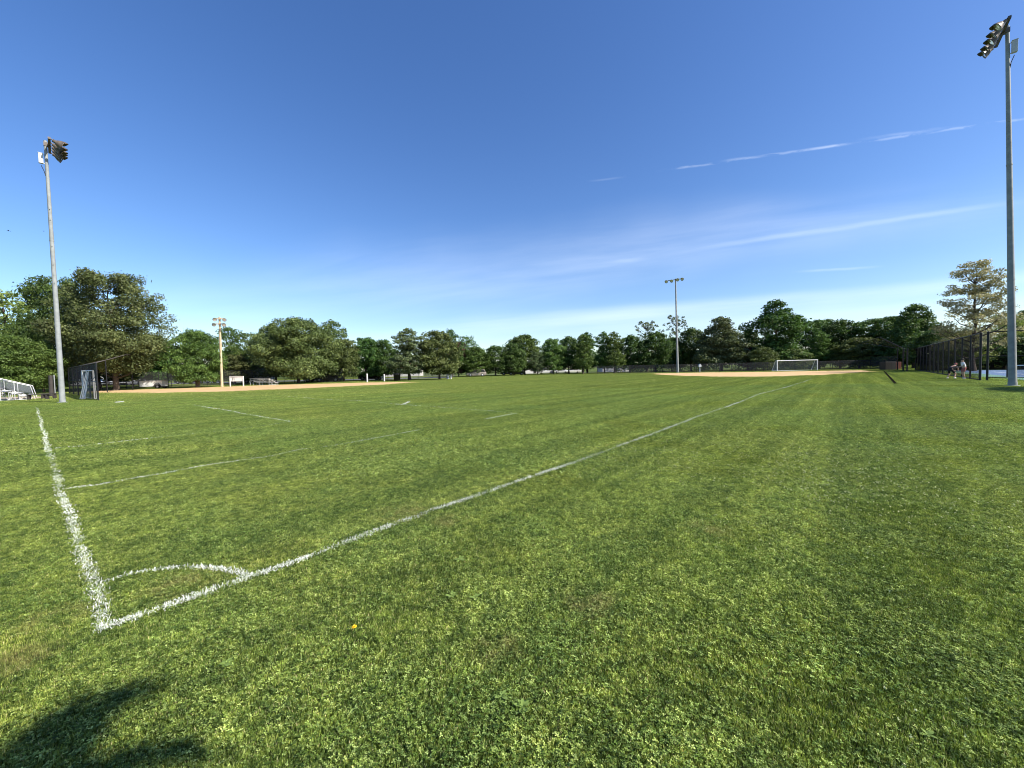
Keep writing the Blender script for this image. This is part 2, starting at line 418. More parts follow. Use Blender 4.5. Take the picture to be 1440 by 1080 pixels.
# ------------------------------------------------------------------ turf
def blades(n, rad, hmin, hmax, wid, seed, falloff=True, lean=0.9, vfun=None):
    r = np.random.default_rng(seed)
    if falloff:
        p = r.normal(0, rad*0.5, (n, 2)); p = p[np.hypot(*p.T) < rad*1.25]
    else: p = r.uniform(-rad, rad, (n, 2))
    n = len(p); nc = max(8, n//9); ci_ = r.integers(0, nc, n); cc = p[r.integers(0, n, nc)]; ch = r.uniform(0.72, 1.12, nc); cv = r.normal(0, 0.13, nc)
    tf = r.random(n) < 0.62; p[tf] = cc[ci_[tf]]+r.normal(0, wid*3.2, (tf.sum(), 2))
    h = r.uniform(hmin, hmax, n)*ch[ci_]; th = r.uniform(0, 2*np.pi, n); ln = np.abs(r.normal(0, lean*0.55, n)).clip(0, 1.35)
    wd = wid*r.uniform(0.6, 1.3, n)
    dirx, diry = np.cos(th), np.sin(th); fa = th+np.pi/2+r.normal(0, 0.5, n)
    sx, sy = np.cos(fa)*wd/2, np.sin(fa)*wd/2
    mx = np.sin(ln*0.55)*h*0.55; mz = np.cos(ln*0.55)*h*0.55
    tx = mx+np.sin(ln*1.25)*h*0.5; tz = mz+np.cos(ln*1.25)*h*0.5
    z0 = np.zeros(n)
    def pt(o, z, s): return np.stack([p[:, 0]+dirx*o+sx*s, p[:, 1]+diry*o+sy*s, z], 1)
    V = np.stack([pt(z0, z0, -1), pt(z0, z0, 1), pt(mx, mz, -0.85), pt(mx, mz, 0.85), pt(tx, np.maximum(tz, 0.004), 0)], 1).reshape(-1, 3)
    b = np.arange(n)[:, None]*5
    Fc = np.concatenate([b+[0, 1, 3], b+[0, 3, 2], b+[2, 3, 4]], 0)
    v = vfun(r, n) if vfun else (r.beta(1.4, 1.6, n)*0.95+cv[ci_]).clip(0, 0.95)
    if not vfun: v[r.random(n) < 0.035] = 1.0
    return V, Fc, np.repeat(v, 5)
def leafq(c, nrm, size, r, asp=0.75, shape='rhomb'):
    """quads centred at c (N,3) facing nrm"""
    n = len(c); nrm = nrm/np.maximum(np.linalg.norm(nrm, axis=1, keepdims=True), 1e-6)
    rv = r.normal(0, 1, (n, 3)); a = np.cross(nrm, rv); a /= np.maximum(np.linalg.norm(a, axis=1, keepdims=True), 1e-6)
    b = np.cross(nrm, a); s = np.asarray(size).reshape(-1, 1)*0.5
    V = np.stack([c+a*s, c+b*s*asp+nrm*s*0.15, c-a*s, c-b*s*asp+nrm*s*0.15], 1).reshape(-1, 3)
    return V, np.arange(n)[:, None]*4+np.array([0, 1, 2, 3])
def clover(n, rad, seed, size=0.011, zmin=0.02, zmax=0.045):
    r = np.random.default_rng(seed)
    p = r.normal(0, rad*0.5, (n, 2)); p = p[np.hypot(*p.T) < rad*1.2]; n = len(p)
    z = r.uniform(zmin, zmax, n); th = r.uniform(0, 2*np.pi, n); sz = size*r.uniform(0.6, 1.35, n)
    tl = r.normal(0, 0.28, (n, 2)); nb = np.stack([tl[:, 0], tl[:, 1], np.ones(n)], 1)
    Vs = []; Fs = []; At = []; off = 0; vv = r.beta(1.2, 1.3, n)
    for q in range(3):
        a = th+q*2*np.pi/3; d = np.stack([np.cos(a), np.sin(a), r.uniform(-0.1, 0.35, n)], 1)
        c = np.stack([p[:, 0], p[:, 1], z], 1)
        side = np.stack([-np.sin(a), np.cos(a), np.zeros(n)], 1)
        s = sz[:, None]
        dz = -(d[:, 0]*nb[:, 0]+d[:, 1]*nb[:, 1]); d[:, 2] += dz
        V = np.stack([c, c+d*s*0.6+side*s*0.42, c+d*s*1.05+side*s*0.25, c+d*s*1.05-side*s*0.25, c+d*s*0.6-side*s*0.42], 1).reshape(-1, 3)
        Vs.append(V); Fs.append(np.arange(n)[:, None]*5+np.array([0, 1, 2, 3, 4])+off); off += len(V); At.append(np.repeat(vv, 5))
    return np.concatenate(Vs), np.concatenate(Fs), np.concatenate(At)

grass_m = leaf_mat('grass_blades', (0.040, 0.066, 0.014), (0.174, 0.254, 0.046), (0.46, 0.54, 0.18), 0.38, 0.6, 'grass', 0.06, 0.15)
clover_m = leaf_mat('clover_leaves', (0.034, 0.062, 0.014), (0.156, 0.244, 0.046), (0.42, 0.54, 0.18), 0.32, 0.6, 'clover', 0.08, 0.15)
flower_m = mat('clover_flowers', (0.60, 0.64, 0.32), 0.9, var=0.2)

def protos(lst):
    col = bpy.data.collections.new('turf_sources'); out = []
    for i, me in enumerate(lst):
        o = bpy.data.objects.new('turf_source_%02d' % i, me); col.objects.link(o); out.append(o)
    return col
def scatter(name, pts, rot, scl, idx, col, cat, label):
    me = bpy.data.meshes.new(name)
    n = len(pts); me.vertices.add(n); me.vertices.foreach_set('co', np.asarray(pts, np.float32).ravel())
    for nm, typ, val in (('rz', 'FLOAT', rot), ('sc', 'FLOAT', scl), ('ix', 'INT', idx)):
        a = me.attributes.new(nm, typ, 'POINT'); a.data.foreach_set('value', np.asarray(val, np.float32 if typ == 'FLOAT' else np.int32))
    o = link(name, me)
    ng = bpy.data.node_groups.new(name+'_nodes', 'GeometryNodeTree')
    ng.interface.new_socket('Geometry', in_out='INPUT', socket_type='NodeSocketGeometry')
    ng.interface.new_socket('Geometry', in_out='OUTPUT', socket_type='NodeSocketGeometry')
    N, L = ng.nodes, ng.links
    gi = N.new('NodeGroupInput'); go = N.new('NodeGroupOutput')
    ci = N.new('GeometryNodeCollectionInfo'); ci.inputs['Collection'].default_value = col
    ci.inputs['Separate Children'].default_value = True; ci.inputs['Reset Children'].default_value = True
    ip = N.new('GeometryNodeInstanceOnPoints'); ip.inputs['Pick Instance'].default_value = True
    m2p = N.new('GeometryNodeMeshToPoints')
    def na(nm, ty):
        q = N.new('GeometryNodeInputNamedAttribute'); q.data_type = ty; q.inputs['Name'].default_value = nm
        return [s for s in q.outputs if s.enabled and s.name == 'Attribute'][0]
    cb = N.new('ShaderNodeCombineXYZ'); L.new(na('rz', 'FLOAT'), cb.inputs[2])
    L.new(gi.outputs[0], m2p.inputs['Mesh']); L.new(m2p.outputs[0], ip.inputs['Points'])
    L.new(ci.outputs[0], ip.inputs['Instance']); L.new(na('ix', 'INT'), ip.inputs['Instance Index'])
    e2r = N.new('FunctionNodeEulerToRotation'); L.new(cb.outputs[0], e2r.inputs[0]); L.new(e2r.outputs[0], ip.inputs['Rotation'])
    L.new(na('sc', 'FLOAT'), ip.inputs['Scale']); L.new(ip.outputs[0], go.inputs[0])
    md = o.modifiers.new('scatter', 'NODES'); md.node_group = ng
    o['kind'] = 'stuff'; o['label'] = label; o['category'] = cat
    return o

r_ = np.random.default_rng(5)
def grid(spacing, y0, y1, extra=1.5, slope=1.42, behind=0.0):
    xs = []; Y = y0 if not behind else -behind
    n = 0; out = []
    ys = np.arange(Y, y1, spacing)
    for y in ys:
        half = max(abs(y)*0.0, y*slope)+extra if y > 0 else extra
        x = np.arange(-half, half, spacing)
        out.append(np.stack([x, np.full(len(x), y)], 1))
    p = np.concatenate(out); p += r_.uniform(-0.5, 0.5, p.shape)*spacing
    return p
def keep(p, margin=None):
    k_ = np.ones(len(p), bool)
    for pl in EXCL: k_ &= ~in_poly(p[:, 0], p[:, 1], pl)
    return p[k_]
def vnoise(p, s, seed):        # cheap smooth 2-D noise
    rr_ = np.random.default_rng(seed); o = np.zeros(len(p))
    for i in range(5):
        a = rr_.uniform(0, 2*np.pi); f = s*rr_.uniform(0.6, 1.8); ph = rr_.uniform(0, 6.28)
        o += np.sin((p[:, 0]*np.cos(a)+p[:, 1]*np.sin(a))*f+ph+1.3*np.sin((p[:, 0]*np.sin(a)-p[:, 1]*np.cos(a))*f*0.7+ph*2))
    return o/5
# near turf: 0 - 9 m
src = []
for i in range(3): src.append(np_mesh('grass_near', *blades(6400, 0.42, 0.013, 0.032, 0.0034, 10+i)[:2], grass_m, blades(6400, 0.42, 0.013, 0.032, 0.0034, 10+i)[2]))
for i in range(2):
    b = blades(5600, 1.15, 0.016, 0.040, 0.0085, 20+i); src.append(np_mesh('grass_mid', b[0], b[1], grass_m, b[2]))
for i in range(2):
    b = blades(4800, 2.3, 0.022, 0.046, 0.030, 30+i); src.append(np_mesh('grass_far', b[0], b[1], grass_m, b[2]))
gcol = protos(src)
p1 = grid(0.30, 0, 8.5, 1.6, behind=1.2); p2 = keep(grid(0.72, 7.6, 26, 2.5)); p3 = keep(grid(1.35, 25, 78, 4.0)); p4 = keep(grid(2.0, 76, 125, 5.0))
allp = np.concatenate([p1, p2, p3, p4]); n1, n2, n3, n4 = len(p1), len(p2), len(p3), len(p4)
idx = np.concatenate([r_.integers(0, 3, n1), 3+r_.integers(0, 2, n2), 5+r_.integers(0, 2, n3+n4)])
dens = vnoise(allp, 1.4, 3)
scl = 1.0+0.16*dens+r_.uniform(-0.08, 0.08, len(allp)); scl[-n4:] *= 1.2
P3 = np.concatenate([allp, np.zeros((len(allp), 1))], 1)
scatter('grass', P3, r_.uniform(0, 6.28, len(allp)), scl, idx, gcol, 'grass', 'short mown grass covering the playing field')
# clover among the grass
src = []
for i in range(2):
    b = clover(640, 0.34, 40+i, 0.0066, 0.008, 0.032); src.append(np_mesh('clover_near', b[0], b[1], clover_m, b[2]))
for i in range(2):
    b = clover(1700, 0.95, 44+i, 0.0135, 0.014, 0.042); src.append(np_mesh('clover_mid', b[0], b[1], clover_m, b[2]))
def flowers(n, rad, size, seed):
    r = np.random.default_rng(seed); p = r.normal(0, rad*0.45, (n, 2)); z = r.uniform(0.03, 0.055, n)
    c = np.stack([p[:, 0], p[:, 1], z], 1); Vs = []; Fs = []; off = 0
    for q in range(5):
        V, Fq = leafq(c+r.normal(0, size*0.25, c.shape), r.normal(0, 1, c.shape)+[0, 0, 0.8], size*r.uniform(0.5, 1.1, n), r)
        Vs.append(V); Fs.append(Fq+off); off += len(V)
    return np.concatenate(Vs), np.concatenate(Fs)
b = flowers(9, 0.4, 0.010, 50); src.append(np_mesh('clover_flowers_near', b[0], b[1], flower_m))
b = flowers(26, 1.2, 0.015, 51); src.append(np_mesh('clover_flowers_mid', b[0], b[1], flower_m))
ccol = protos(src)
p1 = grid(0.26, 0, 8.0, 1.4, behind=1.0); nv = vnoise(p1, 1.7, 9)+0.35*r_.normal(0, 1, len(p1)); p1 = p1[nv > -0.35]
p2 = keep(grid(0.8, 7.4, 30, 2.0)); nv = vnoise(p2, 0.9, 11)+0.3*r_.normal(0, 1, len(p2)); p2 = p2[nv > -0.2]
fl = []
for px, py, sp_, q in ((1040, 770, 0.30, 5), (990, 735, 0.3, 3), (1120, 690, 0.6, 9), (1180, 670, 0.8, 12), (1250, 650, 0.9, 8), (900, 660, 0.8, 4), (1000, 660, 0.8, 6),
                    (1310, 1045, 0.05, 1), (1400, 640, 1.2, 6), (1200, 770, 0.3, 3), (1080, 640, 1.0, 8), (560, 655, 0.7, 3), (1290, 600, 1.5, 4), (880, 745, 0.3, 1)):
    c = gp(px, py)
    for j in range(q): fl.append((c.x+r_.normal(0, sp_), c.y+r_.normal(0, sp_)))
fl = np.array(fl); flm = np.hypot(fl[:, 0], fl[:, 1]) > 6.0
allp = np.concatenate([p1, p2, fl])
idx = np.concatenate([r_.integers(0, 2, len(p1)), 2+r_.integers(0, 2, len(p2)), np.where(flm, 5, 4)])
P3 = np.concatenate([allp, np.zeros((len(allp), 1))], 1)
scatter('clover', P3, r_.uniform(0, 6.28, len(allp)), 1+r_.uniform(-0.15, 0.25, len(allp)), idx, ccol, 'clover', 'low clover leaves and small pale flowers mixed through the grass')

# ------------------------------------------------------------------ painted lines: white-coated blades standing in the turf
def painted(name, pix, width, dens=1.0, gaps=0.2, label=None, seed=0, wig=0.02):
    r = np.random.default_rng(100+seed)
    pts = [gp(*p) for p in pix]; Vs = []; Fs = []; off = 0
    pos = []; siz = []
    tot = 0
    for a, b in zip(pts[:-1], pts[1:]):
        L = (b-a).length; d = (b-a)/L; nn = Vector((d.y, -d.x, 0)); st = 0.0
        while st < L:
            ds = min(0.07+0.012*(a-b).length*0+0.01*a.xy.length, L-st); c = a+d*(st+ds/2); D = max(1.5, c.xy.length)
            sz = max(0.0036, 0.0015*D); area = width*ds
            cnt = int(area*dens*2.6/(sz*max(0.03, sz*1.6)) + r.random())
            gate = 0.5+0.5*math.sin((tot+st)*1.7+seed)*math.sin((tot+st)*0.61+2*seed)
            cnt = int(cnt*(1-gaps*gate)*(0.35+0.65*min(1.0, 14.0/D))*r.choice([0.35, 0.8, 1.0, 1.1]))
            u = r.uniform(-0.5, 0.5, cnt)*ds; q = r.normal(0, 0.33, cnt).clip(-0.85, 0.85)*width/1.1
            off_ = wig*math.sin((tot+st)*0.9+seed)+wig*0.6*math.sin((tot+st)*2.3)
            X = c.x+d.x*u+nn.x*(q+off_); Y = c.y+d.y*u+nn.y*(q+off_)
            pos.append(np.stack([X, Y], 1)); siz.append(np.full(cnt, sz)); st += ds
        tot += L
    p = np.concatenate(pos); s = np.concatenate(siz); n = len(p)
    h = np.maximum(r.uniform(0.012, 0.032, n), s*1.3); th = r.uniform(0, 6.28, n); ln = np.abs(r.normal(0.7, 0.6, n)).clip(0, 1.45)
    fa = th+np.pi/2+r.normal(0, .5, n); sx, sy = np.cos(fa)*s/2, np.sin(fa)*s/2; hh = h; h = np.minimum(h, 0.042)
    z0 = np.full(n, 0.012)
    def pt(o, z, k_): return np.stack([p[:, 0]+np.cos(th)*o+sx*k_, p[:, 1]+np.sin(th)*o+sy*k_, z], 1)
    mx, mz = np.sin(ln*0.6)*h*0.5, 0.012+np.cos(ln*0.6)*h*0.5; tx, tz = mx+np.sin(ln*1.3)*h*0.55, mz+np.cos(ln*1.3).clip(0.05, 1)*h*0.45
    V = np.stack([pt(z0*0, z0, -1), pt(z0*0, z0, 1), pt(mx, mz, 0.9), pt(tx, tz, 0.3), pt(tx, tz, -0.3), pt(mx, mz, -0.9)], 1).reshape(-1, 3)
    b = np.arange(n)[:, None]*6; Fc = np.concatenate([b+[0, 1, 2, 5], b+[5, 2, 3, 4]], 0)
    o = link(name, np_mesh(name, V, Fc, M['paint'])); return struct(o, label)
painted('goal_line', [(131, 889), (145, 884), (133, 840), (118, 790), (98, 718), (84.6, 690), (73, 649), (62.7, 614), (52.5, 576), (51.5, 573)], 0.086, 0.75, 0.40, 'thick white line on the grass running away at left', 1, 0.012)
painted('touchline', [(138, 888), (200, 866), (280, 838), (350, 813), (420, 790.5), (500, 760), (610, 719), (683, 694.6), (741.5, 674), (800, 653.8), (847.5, 636.5), (935, 605), (982, 586), (1022.5, 573), (1069, 554.5), (1104, 545.6), (1130, 537.5), (1141, 533)], 0.085, 1.0, 0.25, 'long white line crossing the grass from the corner to the far right', 2, 0.012)
painted('corner_arc', [(146, 821), (180, 810), (215, 803.5), (250, 800), (280, 799.5), (310, 802), (335, 807.5), (352, 813)], 0.060, 0.85, 0.35, 'white quarter arc painted at the field corner', 3, 0.008)
painted('penalty_area_line', [(88, 690), (135, 684), (190, 674), (233, 667), (290, 656), (380, 643), (420, 633), (465, 628), (490, 624), (570, 609), (592, 605)], 0.065, 0.95, 0.35, 'thin white line leading off the thick line at left', 4, 0.03)
painted('goal_area_line', [(74, 632), (110, 629), (152, 624), (187, 620), (250, 613), (306, 607), (360, 601), (408, 594)], 0.07, 0.5, 0.65, 'faint white line in the grass at left', 5, 0.03)
painted('goal_area_front_line', [(271, 570), (330, 580), (408, 594)], 0.08, 0.65, 0.45, 'short slanting white line at left', 6, 0.03)
painted('penalty_area_front_line', [(400, 557.5), (450, 562), (500, 564), (560, 569), (640, 575), (690, 578.5), (727, 582)], 0.08, 0.55, 0.65, 'broken white line in the middle distance', 7, 0.04)
painted('penalty_area_far_corner', [(727, 582), (705, 586), (683, 590)], 0.11, 0.9, 0.3, 'white corner of a box in the middle distance', 8, 0.02)
painted('centre_mark', [(576, 565.5), (570, 568), (564, 570)], 0.12, 1.0, 0.2, 'small white tick in the middle distance', 9, 0.02)


# ------------------------------------------------------------------ trees
LM = dict(
    deep=leaf_mat('leaves_deep_green', (0.030, 0.063, 0.014), (0.057, 0.111, 0.022), (0.105, 0.180, 0.038)),
    rich=leaf_mat('leaves_rich_green', (0.040, 0.080, 0.016), (0.080, 0.142, 0.028), (0.16, 0.245, 0.055)),
    olive=leaf_mat('leaves_olive', (0.050, 0.076, 0.022), (0.100, 0.138, 0.038), (0.19, 0.235, 0.075)),
    brown=leaf_mat('leaves_olive_brown', (0.05, 0.058, 0.020), (0.086, 0.115, 0.036), (0.18, 0.205, 0.075)) if True else ('', (0.068, 0.068, 0.027), (0.135, 0.138, 0.049), (0.255, 0.232, 0.095)),
    pale=leaf_mat('leaves_pale', (0.19, 0.19, 0.08), (0.36, 0.345, 0.165), (0.55, 0.52, 0.29)),
    willow=leaf_mat('leaves_yellow_green', (0.090, 0.128, 0.027), (0.195, 0.247, 0.061), (0.330, 0.390, 0.108)),
    purple=leaf_mat('leaves_dark_purple', (0.033, 0.015, 0.014), (0.068, 0.030, 0.022), (0.135, 0.068, 0.047)),
    grey=leaf_mat('leaves_grey_green', (0.053, 0.075, 0.030), (0.105, 0.143, 0.057), (0.195, 0.247, 0.115)),
)
def make_tree(seed, H, Rr, kind, leaf=0.3, dens=1.0, z0=0.15):
    """returns crown arrays and a trunk MB; H height, Rr crown radius"""
    r = np.random.default_rng(seed); py = random.Random(seed)
    n = {'round': 300, 'cone': 300, 'tall': 290, 'open': 240, 'layer': 150, 'umbrella': 210, 'wisp': 60, 'bush': 60}[kind]
    ph = r.uniform(0, 6.28, 6)
    cs = []; rs = []
    while len(cs) < n:
        t = r.random(); th = r.uniform(0, 2*np.pi); lob = 1+0.13*math.sin(3*th+ph[0]+3*t)+0.10*math.sin(5*th+ph[1]-4*t)+0.09*math.sin(9*t+ph[2]+2*th)
        if kind in ('round', 'bush'): env = math.sqrt(max(0, 1-((t-0.42)/0.60)**2)); acc = 0.5+0.5*env
        elif kind == 'cone': env = (1-t)**0.50*(0.75+0.25*min(1, t*5+0.2)); acc = 0.3+0.7*env
        elif kind == 'tall': env = math.sqrt(max(0, 1-((t-0.36)/0.66)**2))*(0.80+0.26*math.sin(11*t+ph[3])); acc = env
        elif kind == 'open': env = (0.25+0.75*math.sin(math.pi*min(1, t*0.8+0.12))); acc = 0.35+0.65*env
        elif kind == 'layer': env = (0.95-0.62*t**1.6)*(0.65+0.35*abs(math.sin(10*t+ph[4]))); acc = 0.75
        elif kind == 'wisp': env = 0.5+0.4*math.sin(math.pi*t); acc = 0.3+0.7*t
        else: env = (t**0.45) if t < 0.7 else math.sqrt(max(0, 1-((t-0.7)/0.34)**2)); acc = t
        if r.random() > acc: continue
        q = r.random()**(0.40 if kind in ('round', 'cone', 'umbrella', 'tall') else 0.55)
        rad = Rr*env*lob*q*0.90
        cs.append((rad*math.cos(th), rad*math.sin(th), H*(z0+(0.965-z0)*t)))
        rs.append(Rr*r.uniform(0.12, 0.20)*{'open': 0.90, 'layer': 0.85, 'wisp': 0.62, 'bush': 1.3}.get(kind, 1.0)*(1-0.30*t))
    cs = np.array(cs); rs = np.array(rs)
    flat = {'layer': 0.55, 'umbrella': 0.5, 'open': 0.75}.get(kind, 0.72)
    Cc = []; Nn = []; Sz = []; Vv = []
    for c, rc in zip(cs, rs):
        m_ = int(dens*13.5*(rc/leaf)**2*{'layer': 1.1, 'wisp': 0.9}.get(kind, 1.0))+8
        d = r.normal(0, 1, (m_, 3)); d /= np.linalg.norm(d, axis=1, keepdims=True)
        rad = rc*r.uniform(0.45, 1.08, m_)**0.7
        stray = r.random(m_) < 0.12; rad[stray] *= 1.45
        st = np.array([1.15, 1.15, flat])
        p = c+d*st*rad[:, None]
        p[:, 2] = np.maximum(p[:, 2], 0.6 if kind != 'bush' else 0.15)
        Cc.append(p); nn = d*0.9+r.normal(0, 0.55, (m_, 3))+np.array([0, 0, 0.45]); Nn.append(nn)
        Sz.append(leaf*r.uniform(0.55, 1.3, m_)); Vv.append((r.uniform(0.15, 0.85)+r.normal(0, 0.16, m_)).clip(0, 1))
    Cc = np.concatenate(Cc); Nn = np.concatenate(Nn); Sz = np.concatenate(Sz); Vv = np.concatenate(Vv)
    V, Fc = leafq(Cc, Nn, Sz, r, 0.8)
    tb = MB(); tr_ = max(0.13, H*0.021); top = H*(0.82 if kind != 'bush' else 0.4)
    pts = [(0, 0, -0.1), (0, 0, 0.25)]; rad_ = [tr_*1.5, tr_*1.15]; x = y = 0
    for i in range(1, 7):
        x += py.uniform(-1, 1)*H*0.012; y += py.uniform(-1, 1)*H*0.012
        pts.append((x, y, 0.25+(top-0.25)*i/6)); rad_.append(tr_*(1-0.14*i))
    tb.path(pts, rad_, 7)
    order = r.permutation(len(cs))[:{'open': 34, 'layer': 40, 'wisp': 30}.get(kind, 20)]
    for i in order:
        c = Vector(cs[i]); zs = max(H*0.10, min(top*0.95, c.z-0.45*math.hypot(c.x, c.y)-0.04*H)); f = (zs-0.25)/(top-0.25)*6+1
        a = Vector(pts[min(7, max(1, int(f)))]); a.z = zs
        mid = a.lerp(c, 0.5)+Vector((py.uniform(-.3, .3), py.uniform(-.3, .3), -0.02*H))
        r0_ = tr_*0.36*(1-0.5*zs/H)
        tb.path([a, mid, c], [r0_, r0_*0.6, r0_*0.25], 5, False)
    return (V, Fc, np.repeat(Vv, 4)), tb
PROTO = {}
def proto(key, *a, **kw):
    if key not in PROTO:
        cr, tb = make_tree(*a, **kw); me = bpy.data.meshes.new('trunk'); me.from_pydata(tb.v, [], tb.f); me.update()
        me.polygons.foreach_set('use_smooth', tb.sm); me.materials.append(M['bark'])
        PROTO[key] = (cr, me, {}, a[1], a[2])
    return PROTO[key]
KINDS = {
    'roundA': lambda: proto('roundA', 201, 11, 5.2, 'round', 0.30),
    'roundB': lambda: proto('roundB', 202, 11, 5.2, 'round', 0.30, 1.1),
    'roundC': lambda: proto('roundC', 212, 10, 4.4, 'round', 0.30, 0.9),
    'coneA': lambda: proto('coneA', 203, 13, 5.2, 'cone', 0.32),
    'tallA': lambda: proto('tallA', 204, 15, 5.0, 'tall', 0.33),
    'tallB': lambda: proto('tallB', 214, 13, 4.0, 'tall', 0.30, 0.85),
    'openA': lambda: proto('openA', 205, 13, 6.0, 'open', 0.26, 0.75),
    'openB': lambda: proto('openB', 215, 12, 5.0, 'open', 0.28, 0.65),
    'layerA': lambda: proto('layerA', 206, 16, 6.0, 'layer', 0.21, 0.75, z0=0.22),
    'umbA': lambda: proto('umbA', 207, 12, 6.5, 'umbrella', 0.30, z0=0.25),
    'wispA': lambda: proto('wispA', 208, 13, 4.2, 'wisp', 0.30, 0.8, z0=0.55),
    'bushA': lambda: proto('bushA', 209, 4, 3.6, 'bush', 0.22, z0=0.05),
    'bigL': lambda: proto('bigL', 210, 13, 6.5, 'open', 0.20, 1.0, z0=0.19),
    'bigL2': lambda: proto('bigL2', 211, 12, 5.6, 'tall', 0.20, 0.75, z0=0.16),
    'maple': lambda: proto('maple', 221, 8, 4.2, 'round', 0.19, 1.05),
    'maple2': lambda: proto('maple2', 222, 9, 5.5, 'round', 0.21, 1.1, z0=0.14),
}
def tree(kind, leafm, px, top, hw, Y, label, cat='tree', name='broadleaf_tree', group='trees around the edge of the field', lean=0.0, top_part=True):
    cr, tm, cache, H0, R0 = KINDS[kind]()
    if leafm not in cache: cache[leafm] = np_mesh('crown', cr[0], cr[1], LM[leafm], cr[2])
    b = base(px, Y); H = at(px, top, Y).z; Rw = hw/F*Y
    wf = 1.0 if kind in ('bigL', 'bigL2', 'maple2', 'maple', 'layerA') else 1.20
    rg = random.Random(int(px*13+top))
    e = empty(name, (b.x, b.y, 0), rg.uniform(0, 6.28), (Rw/R0*wf, Rw/R0*wf, H/H0*1.0))
    tag(e, label, cat, group)
    link('trunk', tm, e); link('crown', cache[leafm], e)
    return e
